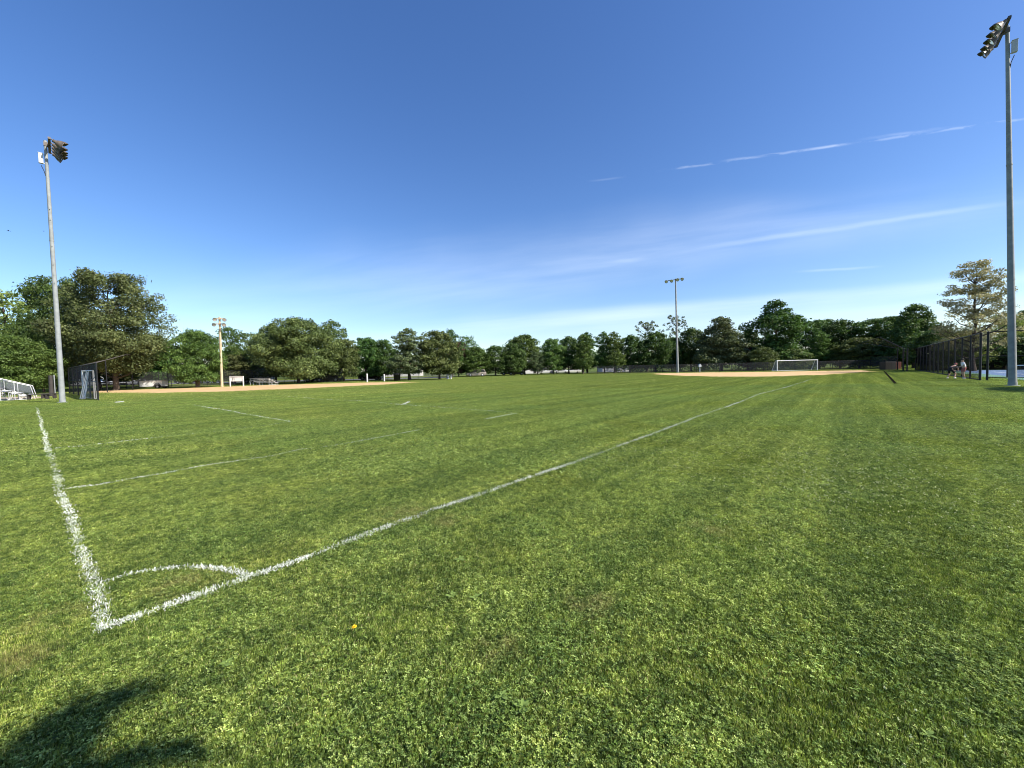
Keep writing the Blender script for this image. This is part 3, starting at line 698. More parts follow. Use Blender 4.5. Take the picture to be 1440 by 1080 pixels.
TR = [
 # left group
 ('openB', 'willow', 8, 406, 52, 60, 'pale yellow-green feathery tree at the left edge behind the bleachers'),
 ('bigL2', 'deep', 84, 386, 54, 56, 'tall dark green tree behind the left light pole'),
 ('bigL', 'brown', 164, 382, 76, 52, 'large spreading olive-brown tree right of the left light pole'),
 ('maple', 'rich', 20, 470, 44, 44, 'low bright green tree right behind the aluminium bleachers'),
 ('maple', 'rich', 62, 484, 30, 50, 'small green tree between the bleachers and the tall dark tree'),
 ('roundC', 'brown', 140, 462, 42, 60, 'low olive tree filling in behind the black backstop'),
 ('roundA', 'deep', 215, 470, 36, 66, 'dark low tree at the right foot of the large olive-brown tree'),
 ('maple', 'rich', 277, 463, 35, 57, 'round rich green maple left of the wooden light pole'),
 ('openB', 'deep', 326, 459, 27, 82, 'loose airy tree behind the wooden light pole'),
 ('openB', 'rich', 356, 467, 24, 78, 'thin tree in front of the left flank of the big dense maple'),
 ('roundB', 'brown', 330, 498, 24, 74, 'short reddish-green tree at the foot of the wooden light pole'),
 ('maple2', 'olive', 420, 447, 58, 68, 'very broad dense olive maple, the widest crown left of centre'),
 ('roundC', 'olive', 388, 455, 24, 75, 'tree on the left shoulder of the widest olive maple'),
 ('tallB', 'olive', 468, 448, 24, 80, 'taller olive tree rising over the right shoulder of the widest maple'),
 ('roundC', 'olive', 484, 476, 22, 74, 'small olive tree right of the widest maple'),
 ('roundC', 'deep', 515, 474, 22, 78, 'dark green tree, left one of the dark pair left of centre'),
 ('roundB', 'deep', 540, 477, 20, 80, 'dark green tree, right one of the dark pair left of centre'),
 ('tallB', 'grey', 576, 460, 26, 72, 'tall oval grey-green tree with a pale thin top above the trash bin'),
 ('roundB', 'olive', 618, 464, 27, 74, 'broad olive tree just left of the white pole at centre'),
 ('openB', 'deep', 636, 462, 14, 92, 'loose treetop showing behind the broad olive tree near centre'),
 ('roundC', 'purple', 645, 480, 13, 98, 'dark purple-leaved tree at centre'),
 ('openB', 'rich', 657, 472, 17, 104, 'loose green tree right of the purple-leaved tree'),
 ('roundA', 'rich', 668, 487, 22, 98, 'low bright green tree above the tan parked truck'),
 ('roundC', 'deep', 697, 486, 18, 100, 'small dark green tree left of the rounded tree at centre'),
 ('roundA', 'rich', 738, 470, 24, 108, 'rounded light green tree standing highest at centre'),
 ('roundC', 'deep', 722, 482, 16, 100, 'dark tree in front of the left side of the rounded centre tree'),
 ('openB', 'grey', 756, 494, 12, 104, 'small thin tree right of the rounded centre tree'),
 ('roundC', 'rich', 778, 476, 18, 106, 'green tree above the white parked cars'),
 ('roundC', 'deep', 800, 473, 17, 108, 'dark tree above the rightmost white parked car'),
 ('tallB', 'rich', 820, 469, 16, 104, 'slim light green tree with twin trunks right of centre'),
 ('tallB', 'deep', 826, 466, 15, 112, 'dark tree behind the slim light green tree right of centre'),
 ('tallB', 'rich', 850, 465, 13, 106, 'slim tree with an upright tip, left of two alike'),
 ('tallB', 'rich', 864, 465, 14, 104, 'slim tree with an upright tip, right of two alike'),
 ('roundC', 'deep', 886, 471, 18, 108, 'dark tree right of the two slim upright tips'),
 ('wispA', 'grey', 910, 449, 20, 122, 'thin airy treetop reaching above the dark trees left of the far light pole'),
 ('roundC', 'deep', 922, 466, 22, 106, 'dark tree left of the far light pole'),
 ('wispA', 'brown', 950, 441, 17, 124, 'almost bare treetop behind the far light pole'),
 ('roundA', 'deep', 945, 474, 18, 110, 'dark low tree at the foot of the far light pole'),
 ('roundC', 'deep', 972, 461, 20, 108, 'dark tree right of the far light pole'),
 ('coneA', 'grey', 1014, 444, 34, 100, 'dense grey-green pyramid-shaped tree right of the far light pole'),
 ('roundC', 'deep', 1052, 465, 16, 108, 'dark tree left of the tallest tree behind the soccer goal'),
 ('roundC', 'purple', 1051, 482, 9, 103, 'small rust-red tree between the pyramid tree and the tall tree'),
 ('tallA', 'deep', 1092, 420, 36, 98, 'tallest dark tree, left behind the far soccer goal'),
 ('roundA', 'olive', 1074, 488, 16, 92, 'low olive tree skirting the tallest dark tree on its left'),
 ('roundC', 'olive', 1118, 490, 18, 93, 'low olive tree skirting the tallest dark tree on its right'),
 ('umbA', 'deep', 1142, 450, 28, 112, 'smooth rounded treetop right of the tallest dark tree'),
 ('tallB', 'rich', 1152, 464, 15, 98, 'light green tree behind the right post of the far soccer goal'),
 ('roundA', 'deep', 1181, 449, 25, 100, 'dark tree with pale green sprays right of the far soccer goal'),
 ('roundB', 'olive', 1208, 474, 26, 92, 'low wide tree left of the right backstop'),
 ('umbA', 'deep', 1237, 447, 34, 96, 'umbrella-shaped treetop above the right backstop'),
 ('roundC', 'deep', 1250, 482, 24, 88, 'low dark tree directly behind the right backstop'),
 ('coneA', 'rich', 1285, 426, 34, 84, 'pointed green tree left of the pale layered tree'),
 ('layerA', 'pale', 1368, 364, 55, 55, 'tall pale tree with layered branches beside the right light pole'),
 ('roundA', 'deep', 1318, 462, 30, 66, 'low olive tree behind the left end of the court fence'),
 ('roundC', 'willow', 1350, 466, 24, 60, 'low yellow-green tree under the pale layered tree'),
 ('openB', 'willow', 1412, 440, 26, 62, 'light yellow-green tree behind the right light pole'),
 ('roundB', 'deep', 1395, 474, 34, 66, 'dark tree closing off the tennis court'),
 ('roundA', 'rich', 1450, 434, 28, 64, 'green tree at the right edge of the picture'),
 ('roundC', 'deep', 1440, 470, 34, 58, 'dark low tree behind the court at the right edge'),
]
for t_ in TR: tree(*t_)
def mass(name, segs, seed, label, leafm, leaf=0.34):
    """leafy growth along a line too dense to count: segs = (px0, Y0, px1, Y1, height, depth)"""
    r = np.random.default_rng(seed); Cs = []; Sz = []; Vv = []; Nn = []
    for px0, Y0, px1, Y1, h, dp in segs:
        a, b = base(px0, Y0), base(px1, Y1); L = (b-a).length; n = int(L*5.0)
        for i in range(n):
            f = r.random(); c = a.lerp(b, f); hh = h*(0.7+0.3*math.sin(f*L*0.35+seed)*math.sin(f*L*0.13))
            z = r.random()**0.8*hh; rc = r.uniform(0.6, 1.3); m_ = int(46*(0.34/leaf)**1.0)
            d = r.normal(0, 1, (m_, 3)); d /= np.linalg.norm(d, axis=1, keepdims=True)
            p = np.array([c.x, c.y+r.uniform(0, dp), z])+d*rc*[1.1, 1.1, 0.7]; p[:, 2] = np.maximum(p[:, 2], 0.05)
            Cs.append(p); Nn.append(d+r.normal(0, .5, (m_, 3))+[0, 0, .4]); Sz.append(leaf*r.uniform(.6, 1.3, m_)); Vv.append((r.uniform(.2, .7)+r.normal(0, .15, m_)).clip(0, 1))
    V, Fc = leafq(np.concatenate(Cs), np.concatenate(Nn), np.concatenate(Sz), r)
    o = link(name, np_mesh(name, V, Fc, LM[leafm], np.repeat(np.concatenate(Vv), 4)))
    o['kind'] = 'stuff'; o['label'] = label; o['category'] = 'bushes'
    return o
mass('undergrowth', [(835, 116, 1010, 112, 5.5, 4), (1000, 110, 1130, 104, 5.5, 4), (1120, 102, 1260, 94, 5.5, 4), (1250, 92, 1330, 80, 6.0, 4), (1310, 78, 1560, 62, 7.5, 4)], 31,
     'dark undergrowth beneath the trees from the centre to the tennis court', 'deep', 0.32)
mass('distant_woods', [(-150, 128, 420, 132, 10.0, 6), (420, 150, 860, 140, 12.5, 6), (840, 135, 1300, 118, 10, 5)], 33, 'far band of trees beyond the car park', 'deep', 0.5)

# trees outside the frame whose shade falls into it
def shade_tree(kind, leafm, loc, H, Rw, label, rz=0.0):
    cr, tm, cache, H0, R0 = KINDS[kind]()
    if leafm not in cache: cache[leafm] = np_mesh('crown', cr[0], cr[1], LM[leafm], cr[2])
    e = empty('broadleaf_tree', loc, rz, (Rw/R0, Rw/R0, H/H0)); tag(e, label, 'tree', 'trees around the edge of the field')
    link('trunk', tm, e); link('crown', cache[leafm], e)
    return e
shade_tree('maple2', 'rich', (38.3, 14.6, 0), 11.5, 4.2, 'tree beyond the right edge that shades the grass at the right light pole', 0.4)
st_ = shade_tree('maple', 'rich', (9.3, -6.6, 0), 10.5, 2.4, 'tree behind the photographer whose branches shade the lower left corner', 0.4)
def limb_leaves(parent, pix):
    r = np.random.default_rng(77); Cs = []; inv = parent.matrix_basis.inverted(); tb = MB(); prev = None; ends = []
    for px, py, h, rc, m_ in pix:
        g_ = gp(px, py); c = g_+sd*(h/sd.z); ends.append(c)
        d = r.normal(0, 1, (m_, 3)); d /= np.linalg.norm(d, axis=1, keepdims=True)
        Cs.append(np.array(c)+d*rc*r.random((m_, 1))**0.5)
    Cc = np.concatenate(Cs); V, Fc = leafq(Cc, r.normal(0, 1, Cc.shape)+[0, 0, .5], 0.10*r.uniform(.6, 1.3, len(Cc)), r)
    V = np.array([inv @ Vector(v) for v in V])
    link('branch_leaves', np_mesh('branch_leaves', V, Fc, LM['rich'], np.full(len(V), 0.5)), parent)
    root = Vector((9.3, -6.6, 5.5))
    for i in (3, 7): tb.path([inv @ root, inv @ root.lerp(ends[i], 0.6), inv @ ends[i]], [0.09, 0.05, 0.015], 6)
    tb.build('branch', M['bark'], parent)
limb_leaves(st_, [(20, 1110, 7.0, .20, 170), (50, 1070, 7.2, .18, 170), (85, 1035, 7.4, .16, 150), (120, 1005, 7.5, .12, 85), (160, 985, 7.6, .09, 40), (205, 968, 7.7, .07, 20),
                  (125, 1095, 7.0, .10, 60), (180, 1078, 7.2, .09, 50), (235, 1055, 7.4, .08, 32), (290, 1060, 7.4, .06, 18)])

# ------------------------------------------------------------------ light poles
def floodlight(parent, p, aim, tilt, s=1.0, housing='darkmetal'):
    """bowl-shaped lamp hanging on a bracket at p, looking along aim (radians) and down by tilt"""
    d = Vector((math.sin(aim)*math.cos(tilt), math.cos(aim)*math.cos(tilt), -math.sin(tilt)))
    q = d.to_track_quat('Z', 'Y').to_matrix().to_4x4()
    c = Vector(p)+d*0.24*s+Vector((0, 0, -0.05))*s
    mx = Matrix.Translation(c) @ q
    b = MB()
    b.lathe([(0.02*s, -0.16*s), (0.10*s, -0.15*s), (0.11*s, -0.02*s), (0.17*s, 0.04*s), (0.25*s, 0.16*s), (0.30*s, 0.30*s), (0.315*s, 0.30*s), (0.32*s, 0.33*s), (0.29*s, 0.33*s), (0.24*s, 0.18*s)], 18, mx)
    b.tube(Vector(p), c-d*0.1*s, 0.035*s, 0.05*s, 8)
    # visor above the opening
    n = 9; vs = []
    for i in range(n):
        a = math.pi*(0.12+0.76*i/(n-1)); x, y = math.cos(a)*0.315*s, math.sin(a)*0.315*s
        vs += [mx @ Vector((x, y, 0.32*s)), mx @ Vector((x, y, 0.32*s+0.20*s*math.sin(a)))]
    b.add(vs, [(2*i, 2*i+2, 2*i+3, 2*i+1) for i in range(n-1)], True)
    o = b.build('floodlight', M[housing], parent)
    l = MB(); l.lathe([(0.0, 0.285*s), (0.15*s, 0.30*s), (0.285*s, 0.285*s)], 18, mx); l.build('lens', M['glass'], o)
    return o
def pole(label, foot, top, arm_dir, arm_len, lamps, aim, tilt, rb=0.20, rt_=0.10, box_side=-1, mt='galv', lean_to=None, arm_drop=0.25, lamp_s=1.0, group='floodlight poles round the field', rows=(0.0,), boxes=1):
    e = tag(empty('light_pole', foot), label, 'light pole', group)
    H = top; tp = (lean_to-Vector(foot)) if lean_to is not None else Vector((0, 0, H))
    sh = MB(); n = 7
    sh.path([tp*(i/n) for i in range(n+1)], [rb+(rt_-rb)*i/n for i in range(n+1)], 16)
    if mt == 'galv':
        sh.tube(tp*0.0, tp*0.012, rb*1.08, rb*1.08, 16)
        for f in (0.30, 0.62): sh.tube(tp*f, tp*(f+0.004), rb+(rt_-rb)*f+0.012, None, 16)
    sh.build('shaft', M[mt], e)
    am = Vector((math.sin(arm_dir), math.cos(arm_dir), 0)); side = Vector((math.sin(aim), math.cos(aim), 0))
    for ri, dzr in enumerate(rows):
        c = tp*(1-(arm_drop+dzr)/H)+side*(rt_+0.10)
        cb = MB(); cb.box(c, (0.13, arm_len, 0.13), Matrix.Rotation(-arm_dir, 3, 'Z'))
        cb.box(c-side*0.12, (0.30, 0.22, 0.26), Matrix.Rotation(-arm_dir, 3, 'Z')); cb.build('crossarm', M['darkmetal' if mt == 'galv' else 'wood'], e)
        for i in range(lamps):
            f = (i/(lamps-1)-0.5) if lamps > 1 else 0
            rv = rnd.uniform(-0.25, 0.25)
            floodlight(e, c+am*f*(arm_len-0.15)+side*0.06, aim+rv, tilt+rnd.uniform(-.1, .12), lamp_s)
    for q in range(boxes):
        bx = MB(); bc = tp*(1-1.35/H)-side*(rt_+0.17)*1.0+am*(-0.05+0.0*q)
        bx.box(bc, (0.22, 0.20, 0.66), Matrix.Rotation(-arm_dir, 3, 'Z')); bx.box(bc+Vector((0, 0, .35)), (0.25, 0.23, 0.04), Matrix.Rotation(-arm_dir, 3, 'Z'))
        for z in (-0.3, 0.3): bx.tube(bc+Vector((0, 0, z)), tp*(1-(1.35-z)/H), 0.025, None, 6)
        bx.build('ballast_box', M['boxgrey'], e, bevel=0.015)
        cbm = MB(); cbm.path([bc+Vector((0, 0, -0.47)), bc+Vector((0.0, 0, -0.85))+side*0.12, tp*(1-2.5/H)+side*(-rt_)], 0.02, 6); cbm.build('cable', M['black'], e)
    if mt == 'galv':
        for f in (0.46, 0.49, 0.53, 0.60, 0.70, 0.74):
            p = tp*f; rr2 = rb+(rt_-rb)*f; st = MB(); st.tube(p-am*(rr2+0.07), p+am*(rr2+0.07), 0.02, None, 6); st.build('step_bolt', M['galv'], e)
        bp = MB(); bp.lathe([(0, 0), (rb*1.7, 0), (rb*1.7, 0.05), (rb*1.15, 0.06)], 16); bp.build('base_plate', M['galv'], e)
    return e
GA = TA-math.pi/2                                  # direction of the goal line, away from the camera
f = gp(88, 566.5); t0 = at(64.5, 199, f.y); t0 = Vector((f.x+(t0.x-f.x)*0.35, f.y, t0.z+0.5))
pole('tall galvanised light pole at the left with a white box near its head', f, t0.z, GA, 2.7, 5, TA, 0.45, 0.155, 0.08, lamp_s=1.0, lean_to=at(63.5, 198, f.y+0.3))
f = gp(1424, 543)
pole('tall galvanised light pole at the right edge, nearest of the floodlight poles', f, 21.6, TA, 2.8, 5, GA, 0.50, 0.18, 0.08, lamp_s=0.85, lean_to=at(1416.5, 37, f.y+0.1))
f = gp(953, 524.0); tt = at(950, 392, f.y)
pole('slim grey light pole far across the field before the dark trees', f, tt.z, math.atan2(1, -0.75), 3.7, 4, math.atan2(-0.75, -1), 0.4, 0.27, 0.13, lean_to=tt, lamp_s=1.15, boxes=0)
f = gp(312.3, 544.2); tt = at(308.6, 446, f.y)
pole('wooden light pole with two short crossarms behind the orange infield', f, tt.z, math.pi/2-0.2, 1.35, 2, math.pi-0.6, 0.35, 0.17, 0.12, mt='wood', lean_to=tt, rows=(0, 0.75), lamp_s=0.8, boxes=0)

# ------------------------------------------------------------------ fences
def wires(q, d, h, z0=0.04, pitch=0.075, rw=0.0017):
    """woven chain-link: two families of diagonal wires clipped to the panel d x h"""
    L = d.length; u = d/L; n = Vector((d.y, -d.x, 0)).normalized()
    for sgn in (1, -1):
        k_ = -h
        while k_ < L+h:
            if sgn == 1: s0 = max(0, k_); s1 = min(L, k_+h); za = s0-k_; zb = s1-k_
            else: s0 = max(0, k_-h); s1 = min(L, k_); za = k_-s0; zb = k_-s1
            if s1 > s0+0.01:
                a = u*s0+Vector((0, 0, z0+za)); b = u*s1+Vector((0, 0, z0+zb)); t_ = (b-a).normalized(); w_ = t_.cross(n)*rw
                q.add([a+w_, a+n*rw, a-w_, a-n*rw, b+w_, b+n*rw, b-w_, b-n*rw], [(0, 1, 5, 4), (1, 2, 6, 5), (2, 3, 7, 6), (3, 0, 4, 7)])
            k_ += pitch
def fence(label, pts, h, nposts, mesh_m, r=0.035, name='chain_link_fence', group=None, rails=(1.0,), frame='black', lean=None, close_bottom=True):
    """posts at equal steps along a line, rails and one mesh panel per run"""
    a, b = Vector(pts[0]), Vector(pts[1]); e = tag(empty(name, a), label, 'fence', group); d = b-a
    for i in range(nposts):
        p = d*(i/(nposts-1)); rr2 = r*(1.35 if i in (0, nposts-1) else 1)
        q = MB(); q.tube(p, p+Vector((0, 0, h)), rr2, None, 8); q.lathe([(rr2*1.1, h), (rr2*1.1, h+0.04), (0.0, h+0.08)], 8, Matrix.Translation(p)); q.build('post', M[frame], e)
    for f_ in rails:
        q = MB(); q.tube(Vector((0, 0, h*f_)), d+Vector((0, 0, h*f_)), r*0.75, None, 6); q.build('rail', M[frame], e)
    z0 = Vector((0, 0, 0.03)); z1 = Vector((0, 0, h-0.02)); n = Vector((d.y, -d.x, 0)).normalized()*(r+0.01)
    q = MB()
    if mesh_m == 'wires': wires(q, d, h-0.08); mesh_m = 'wire'
    else: q.quad(z0+n, d+z0+n, d+z1+n, z1+n)
    q.build('mesh', M[mesh_m], e)
    return e
CH = at(1378, 468.5, F0.y).z
fence('tall black windscreened fence along the tennis court', (F0, F0+FD*(FL+3)), CH, 14, 'wires', 0.055, rails=(1.0, 0.02))
p1_ = fc(-0.0, 0.32)
fence('black chain-link fence end facing the camera right of the court corner', (fc(-0.05, 0.35), fc(-0.05, 9.0)), CH+0.05, 5, 'wires', 0.05, rails=(1.0, 0.5, 0.07))
fence('far black fence of the tennis court', (fc(FL+2.5, 0.5), fc(FL+2.5, 30)), CH, 9, 'dense', 0.05)
fence('far side black fence of the tennis court under the trees', (fc(3, 33.5), fc(FL, 33.5)), CH, 10, 'dense', 0.05)
fence('low black fence behind the far soccer goal', (base(840, 96), base(1262, 84)), 1.9, 26, 'chain', 0.045)
fence('long thin chain-link fence behind the orange infield', (base(150, 60), base(482, 73)), 2.45, 22, 'chain', 0.04, rails=(1.0, 0.5))
fence('low chain-link fence on the grass left of the trash bin', (base(480, 76), base(640, 92)), 1.3, 12, 'chain', 0.03)
fence('chain-link fence in the distance behind the bleachers', (base(-60, 52), base(106, 60)), 1.2, 9, 'chain', 0.03)
fence('low dark-screened fence panel at the left end of the orange infield', (base(139, 51), base(204, 59)), 1.1, 8, 'screen', 0.035)

# left backstop: wall of black netting with an overhanging hood
b0 = gp(98, 553.5); b1 = gp(138.5, 563.5)
e = tag(empty('backstop', b0), 'black netted backstop with an overhanging hood at the left end of the field', 'backstop'); d = b1-b0
hA = 2.9; hB = at(138, 510, b1.y).z
for i in range(6):
    p = d*(i/5); h = hA+(hB-hA)*i/5; q = MB(); q.tube(p, p+Vector((0, 0, h)), 0.045, None, 8); q.build('post', M['black'], e)
for f_ in (1.0, 0.5):
    q = MB(); q.tube(Vector((0, 0, hA*f_)), d+Vector((0, 0, hB*f_)), 0.03, None, 6); q.build('rail', M['black'], e)
q = MB(); q.quad(Vector((0.05, 0, 0.02)), d+Vector((0.05, 0, 0.02)), d+Vector((0.05, 0, hB)), Vector((0.05, 0, hA))); q.build('netting', M['netblk'], e)
c0 = at(176, 499, b1.y+8)-b0; c1 = at(150, 507, b1.y+14)-b0; tA = d+Vector((0, 0, hB)); tB = Vector((0, 0, hA))
q = MB(); q.tube(tA, c0, 0.025, None, 6); q.tube(d*0.5+Vector((0, 0, (hA+hB)/2)), c1.lerp(c0, .5), 0.03, None, 6); q.build('hood_arm', M['darkmetal'], e)
q = MB(); q.quad(tA, c0, c1.lerp(c0, 0.5), d*0.5+Vector((0, 0, (hA+hB)/2))); q.build('hood_netting', M['chain'], e)
for px, top, Y in ((151, 506, 46), (187, 498, 52), (237, 500, 58)):
    p = base(px, Y)-b0; z = at(px, top, Y).z
    q = MB(); q.tube(p, p+Vector((0, 0, z)), 0.05, None, 6); q.build('post', M['black'], e)
q = MB(); q.path([c0, base(187, 52)-b0+Vector((0, 0, at(187, 499, 52).z)), base(237, 58)-b0+Vector((0, 0, at(237, 501, 58).z))], 0.02, 5); q.build('cable', M['darkmetal'], e)

# right backstop
e = tag(empty('backstop', base(1275, 62)), 'dark open backstop frame with a sloping arm left of the court fence', 'backstop'); o0 = base(1275, 62)
for px, Y in ((1270, 64), (1275.5, 61), (1262, 70)):
    p = base(px, Y)-o0; q = MB(); q.tube(p, p+Vector((0, 0, at(px, 490, Y).z)), 0.10, None, 8); q.build('post', M['black'], e)
a = base(1272, 62)-o0+Vector((0, 0, at(1272, 491, 62).z)); b = at(1237, 474, 66)-o0; c = at(1212, 482, 84)-o0; dd = base(1262, 70)-o0+Vector((0, 0, at(1262, 490, 70).z))
q = MB(); q.tube(a, b, 0.07, 0.05, 8); q.tube(b, c, 0.03, None, 6); q.tube(dd, c, 0.03, None, 6); q.build('hood_arm', M['black'], e)
q = MB(); q.quad(a, b, c, dd); q.build('hood_netting', mat('sparse_netting', (0.02, 0.02, 0.022), 0.9, alpha=0.22), e)
q = MB(); p = base(1262, 70)-o0; r2 = base(1225, 86)-o0; z = Vector((0, 0, 2.6)); q.quad(p, r2, r2+z, p+z); q.build('netting', M['chain'], e)
sheet('drain_strip', [tuple((gp(x, y)).xy) for x, y in ((1242.5, 522.6), (1244.5, 522.4), (1261.5, 540.0), (1257.3, 540.3))], 0.05, mat('dark_earth', (0.012, 0.012, 0.008), 0.95, spec=0.0))

# ------------------------------------------------------------------ bleachers
def bleacher(label, loc, rz, rows=5, length=4.6, guard=True, s=1.0):
    """side view: rows climb towards local -X, planks run along local Y"""
    e = tag(empty('bleachers', loc, rz, (s, s, s)), label, 'bleachers', 'aluminium bleachers by the infield')
    run = 0.55; ris = 0.22; y0 = 0.0
    for i in range(rows):
        x = -i*run; z = 0.40+i*ris
        q = MB(); q.box((x, length/2, z), (0.25, length, 0.045)); q.build('seat', M['alum'], e)
        if i: q = MB(); q.box((x+0.27, length/2, z-0.28), (0.24, length, 0.04)); q.build('footboard', M['alum'], e)
    for y in (0.15, length*0.5, length-0.15):
        q = MB(); X1 = -(rows-1)*run
        q.tube((0.1, y, 0.03), (X1-0.1, y, 0.03), 0.03, None, 6); q.tube((0.05, y, 0.22), (X1-0.05, y, 0.30+(rows-1)*ris), 0.03, None, 6)
        for i in range(rows): q.tube((-i*run, y, 0.03), (-i*run, y, 0.38+i*ris), 0.025, None, 6)
        q.tube((0, y, 0.05), (-2*run, y, 0.38+2*ris), 0.02, None, 6); q.tube((-2*run, y, 0.05), (-(rows-1)*run, y, 0.3+(rows-1)*ris), 0.02, None, 6)
        q.build('support_frame', M['alum'], e)
    if guard:
        for y, nm in ((-0.05, 0), (length+0.05, 1)):
            q = MB(); xs = [0.12, -run*1.4, -run*2.8, -run*(rows-0.75)]
            tops = [(x, y, 0.40-x/run*ris*1.0+0.85) for x in xs]
            q.path(tops, 0.028, 6)
            for x, tp_ in zip(xs, tops): q.tube((x if x < 0 else x+0.22, y, 0.05), tp_, 0.028, None, 6)
            rl = q.build('guard_rail', M['alum'], e)
            q = MB(); q.add([(xs[0], y+0.01, 0.5), (xs[-1], y+0.01, 0.5-xs[-1]/run*ris-0.1), (xs[-1], y+0.01, tops[-1][2]-0.03), (xs[0], y+0.01, tops[0][2]-0.03)], [(0, 1, 2, 3)]); q.build('mesh', M['galvmesh'], rl)
        q = MB(); x = -run*(rows-0.7); z = 0.4+(rows-1)*ris+0.9
        q.tube((x, 0, z), (x, length, z), 0.028, None, 6)
        for y in (0, length/2, length): q.tube((x, y, 0.05), (x, y, z), 0.028, None, 6)
        rl = q.build('back_rail', M['alum'], e)
        q = MB(); q.quad((x+.01, 0, 1.0), (x+.01, length, 1.0), (x+.01, length, z-.03), (x+.01, 0, z-.03)); q.build('mesh', M['galvmesh'], rl)
    return e
bp_ = gp(41, 562)
bleacher('small aluminium bleachers with mesh guard rails at the left edge', bp_, R(49), 5, 4.0, s=0.95)
bleacher('aluminium bleachers seen small behind the infield beside the white trailer', base(392, 63), R(75), 4, 4.0, False)

def bench(label, p, rz, L=1.8, group=None, back=False):
    e = tag(empty('team_bench', p, rz), label, 'bench', group)
    q = MB(); q.box((0, 0, 0.44), (L, 0.30, 0.05)); q.build('seat', M['darkwood'], e, bevel=0.008)
    for x in (-L*0.38, L*0.38): q = MB(); q.box((x, 0, 0.21), (0.09, 0.26, 0.41)); q.build('leg', M['darkwood'], e)
bench('dark low bench just right of the left bleachers', gp(54, 562), R(14), 1.6, 'dark benches between the bleachers and the light pole')
bench('dark low bench nearest the left light pole', gp(69, 560.5), R(10), 1.1, 'dark benches between the bleachers and the light pole')
e = tag(empty('wooden_post', gp(73, 557.5)), 'thick dark wooden post standing left of the light pole', 'post')
q = MB(); q.path([(0, 0, 0), (0, 0, 1.0), (0, 0, 2.05)], [0.2, 0.16, 0.15], 10); q.build('shaft', M['darkwood'], e)
q = MB(); q.tube((0.34, 0, 0), (0.34, 0, 2.1), 0.04, 0.04, 8); q.build('side_post', M['galv'], e)

# ------------------------------------------------------------------ soccer goals
def goal(label, p, rz, w=7.32, h=2.44, dp=2.0, r=0.06, net='netgrey', extra=False, group='soccer goals'):
    e = tag(empty('soccer_goal', p, rz), label, 'soccer goal', group)
    for s in (-1, 1):
        q = MB(); q.tube((s*w/2, 0, 0), (s*w/2, 0, h), r, None, 10); q.build('upright', M['white'], e)
        q = MB(); q.path([(s*w/2, 0, h), (s*w/2, dp*0.35, h*0.98), (s*w/2, dp, 0.05)], r*0.6, 6); q.tube((s*w/2, 0, .05), (s*w/2, dp, .05), r*0.6, None, 6); q.build('side_stay', M['white'], e)
    q = MB(); q.tube((-w/2-r, 0, h), (w/2+r, 0, h), r, None, 10); q.build('crossbar', M['white'], e)
    q = MB(); q.tube((-w/2, dp, .05), (w/2, dp, .05), r*0.6, None, 6); q.build('ground_bar', M['white'], e)
    q = MB(); a, b = -w/2, w/2
    q.quad((a, 0.02, h-.02), (b, 0.02, h-.02), (b, dp*.35, h*.97), (a, dp*.35, h*.97)); q.quad((a, dp*.35, h*.97), (b, dp*.35, h*.97), (b, dp-.02, .06), (a, dp-.02, .06))
    for s in (a+.02, b-.02): q.add([(s, 0, h-.02), (s, dp*.35, h*.97), (s, dp, .06), (s, 0, .06)], [(0, 1, 2, 3)])
    q.build('net', M[net], e)
    return e
ga, gb = base(1093.5, 83), base(1149, 83)
gg = base(1121, 83); goal('far white soccer goal before the tallest dark tree', gg, R(-4), (gb-ga).length*0.97, at(1121, 506.8, 83).z, 1.9, 0.09)
pl, pr = gp(117.5, 560.5), gp(133, 561.5)
cx = (pl+pr)/2; w_ = (pr-pl).length; hh = at(125, 521.5, cx.y).z
g2 = goal('portable white goal leaning together before the left backstop', cx, math.atan2(pr.y-pl.y, pr.x-pl.x), w_, hh, 0.12, 0.045, 'netgrey')
q = MB()
for a_, b_ in (((0.30, -0.1, hh*0.98), (-0.25, -0.45, 0.02)), ((0.36, -0.05, hh*0.95), (0.02, -0.40, 0.02)), ((0.40, 0.0, hh*0.98), (0.30, -0.3, 0.02)), ((0.1, -0.05, hh*0.8), (-0.28, -0.35, 0.02))): q.tube(a_, b_, 0.03, None, 6)
q.build('folded_bar', M['white'], g2)
q = MB(); pr_ = random.Random(3)
for i in range(26):
    x = pr_.uniform(-0.15, 0.42); q.path([(x, -0.35+pr_.uniform(-.1, .1), 0.02), (x+pr_.uniform(-.08, .08), -0.25, 0.4), (x*0.6+0.15, -0.12, pr_.uniform(.8, 1.5))], 0.009, 4, False)
q.build('bunched_net', M['white'], g2)
# flat white plate
q = MB(); q.lathe([(0, 0.0), (0.26, 0.0), (0.28, 0.02), (0.20, 0.05), (0.0, 0.055)], 14); o = q.build('base_plate', M['white'], None, gp(168, 566)); tag(o, 'flat white plate lying on the grass right of the left backstop', 'plate')

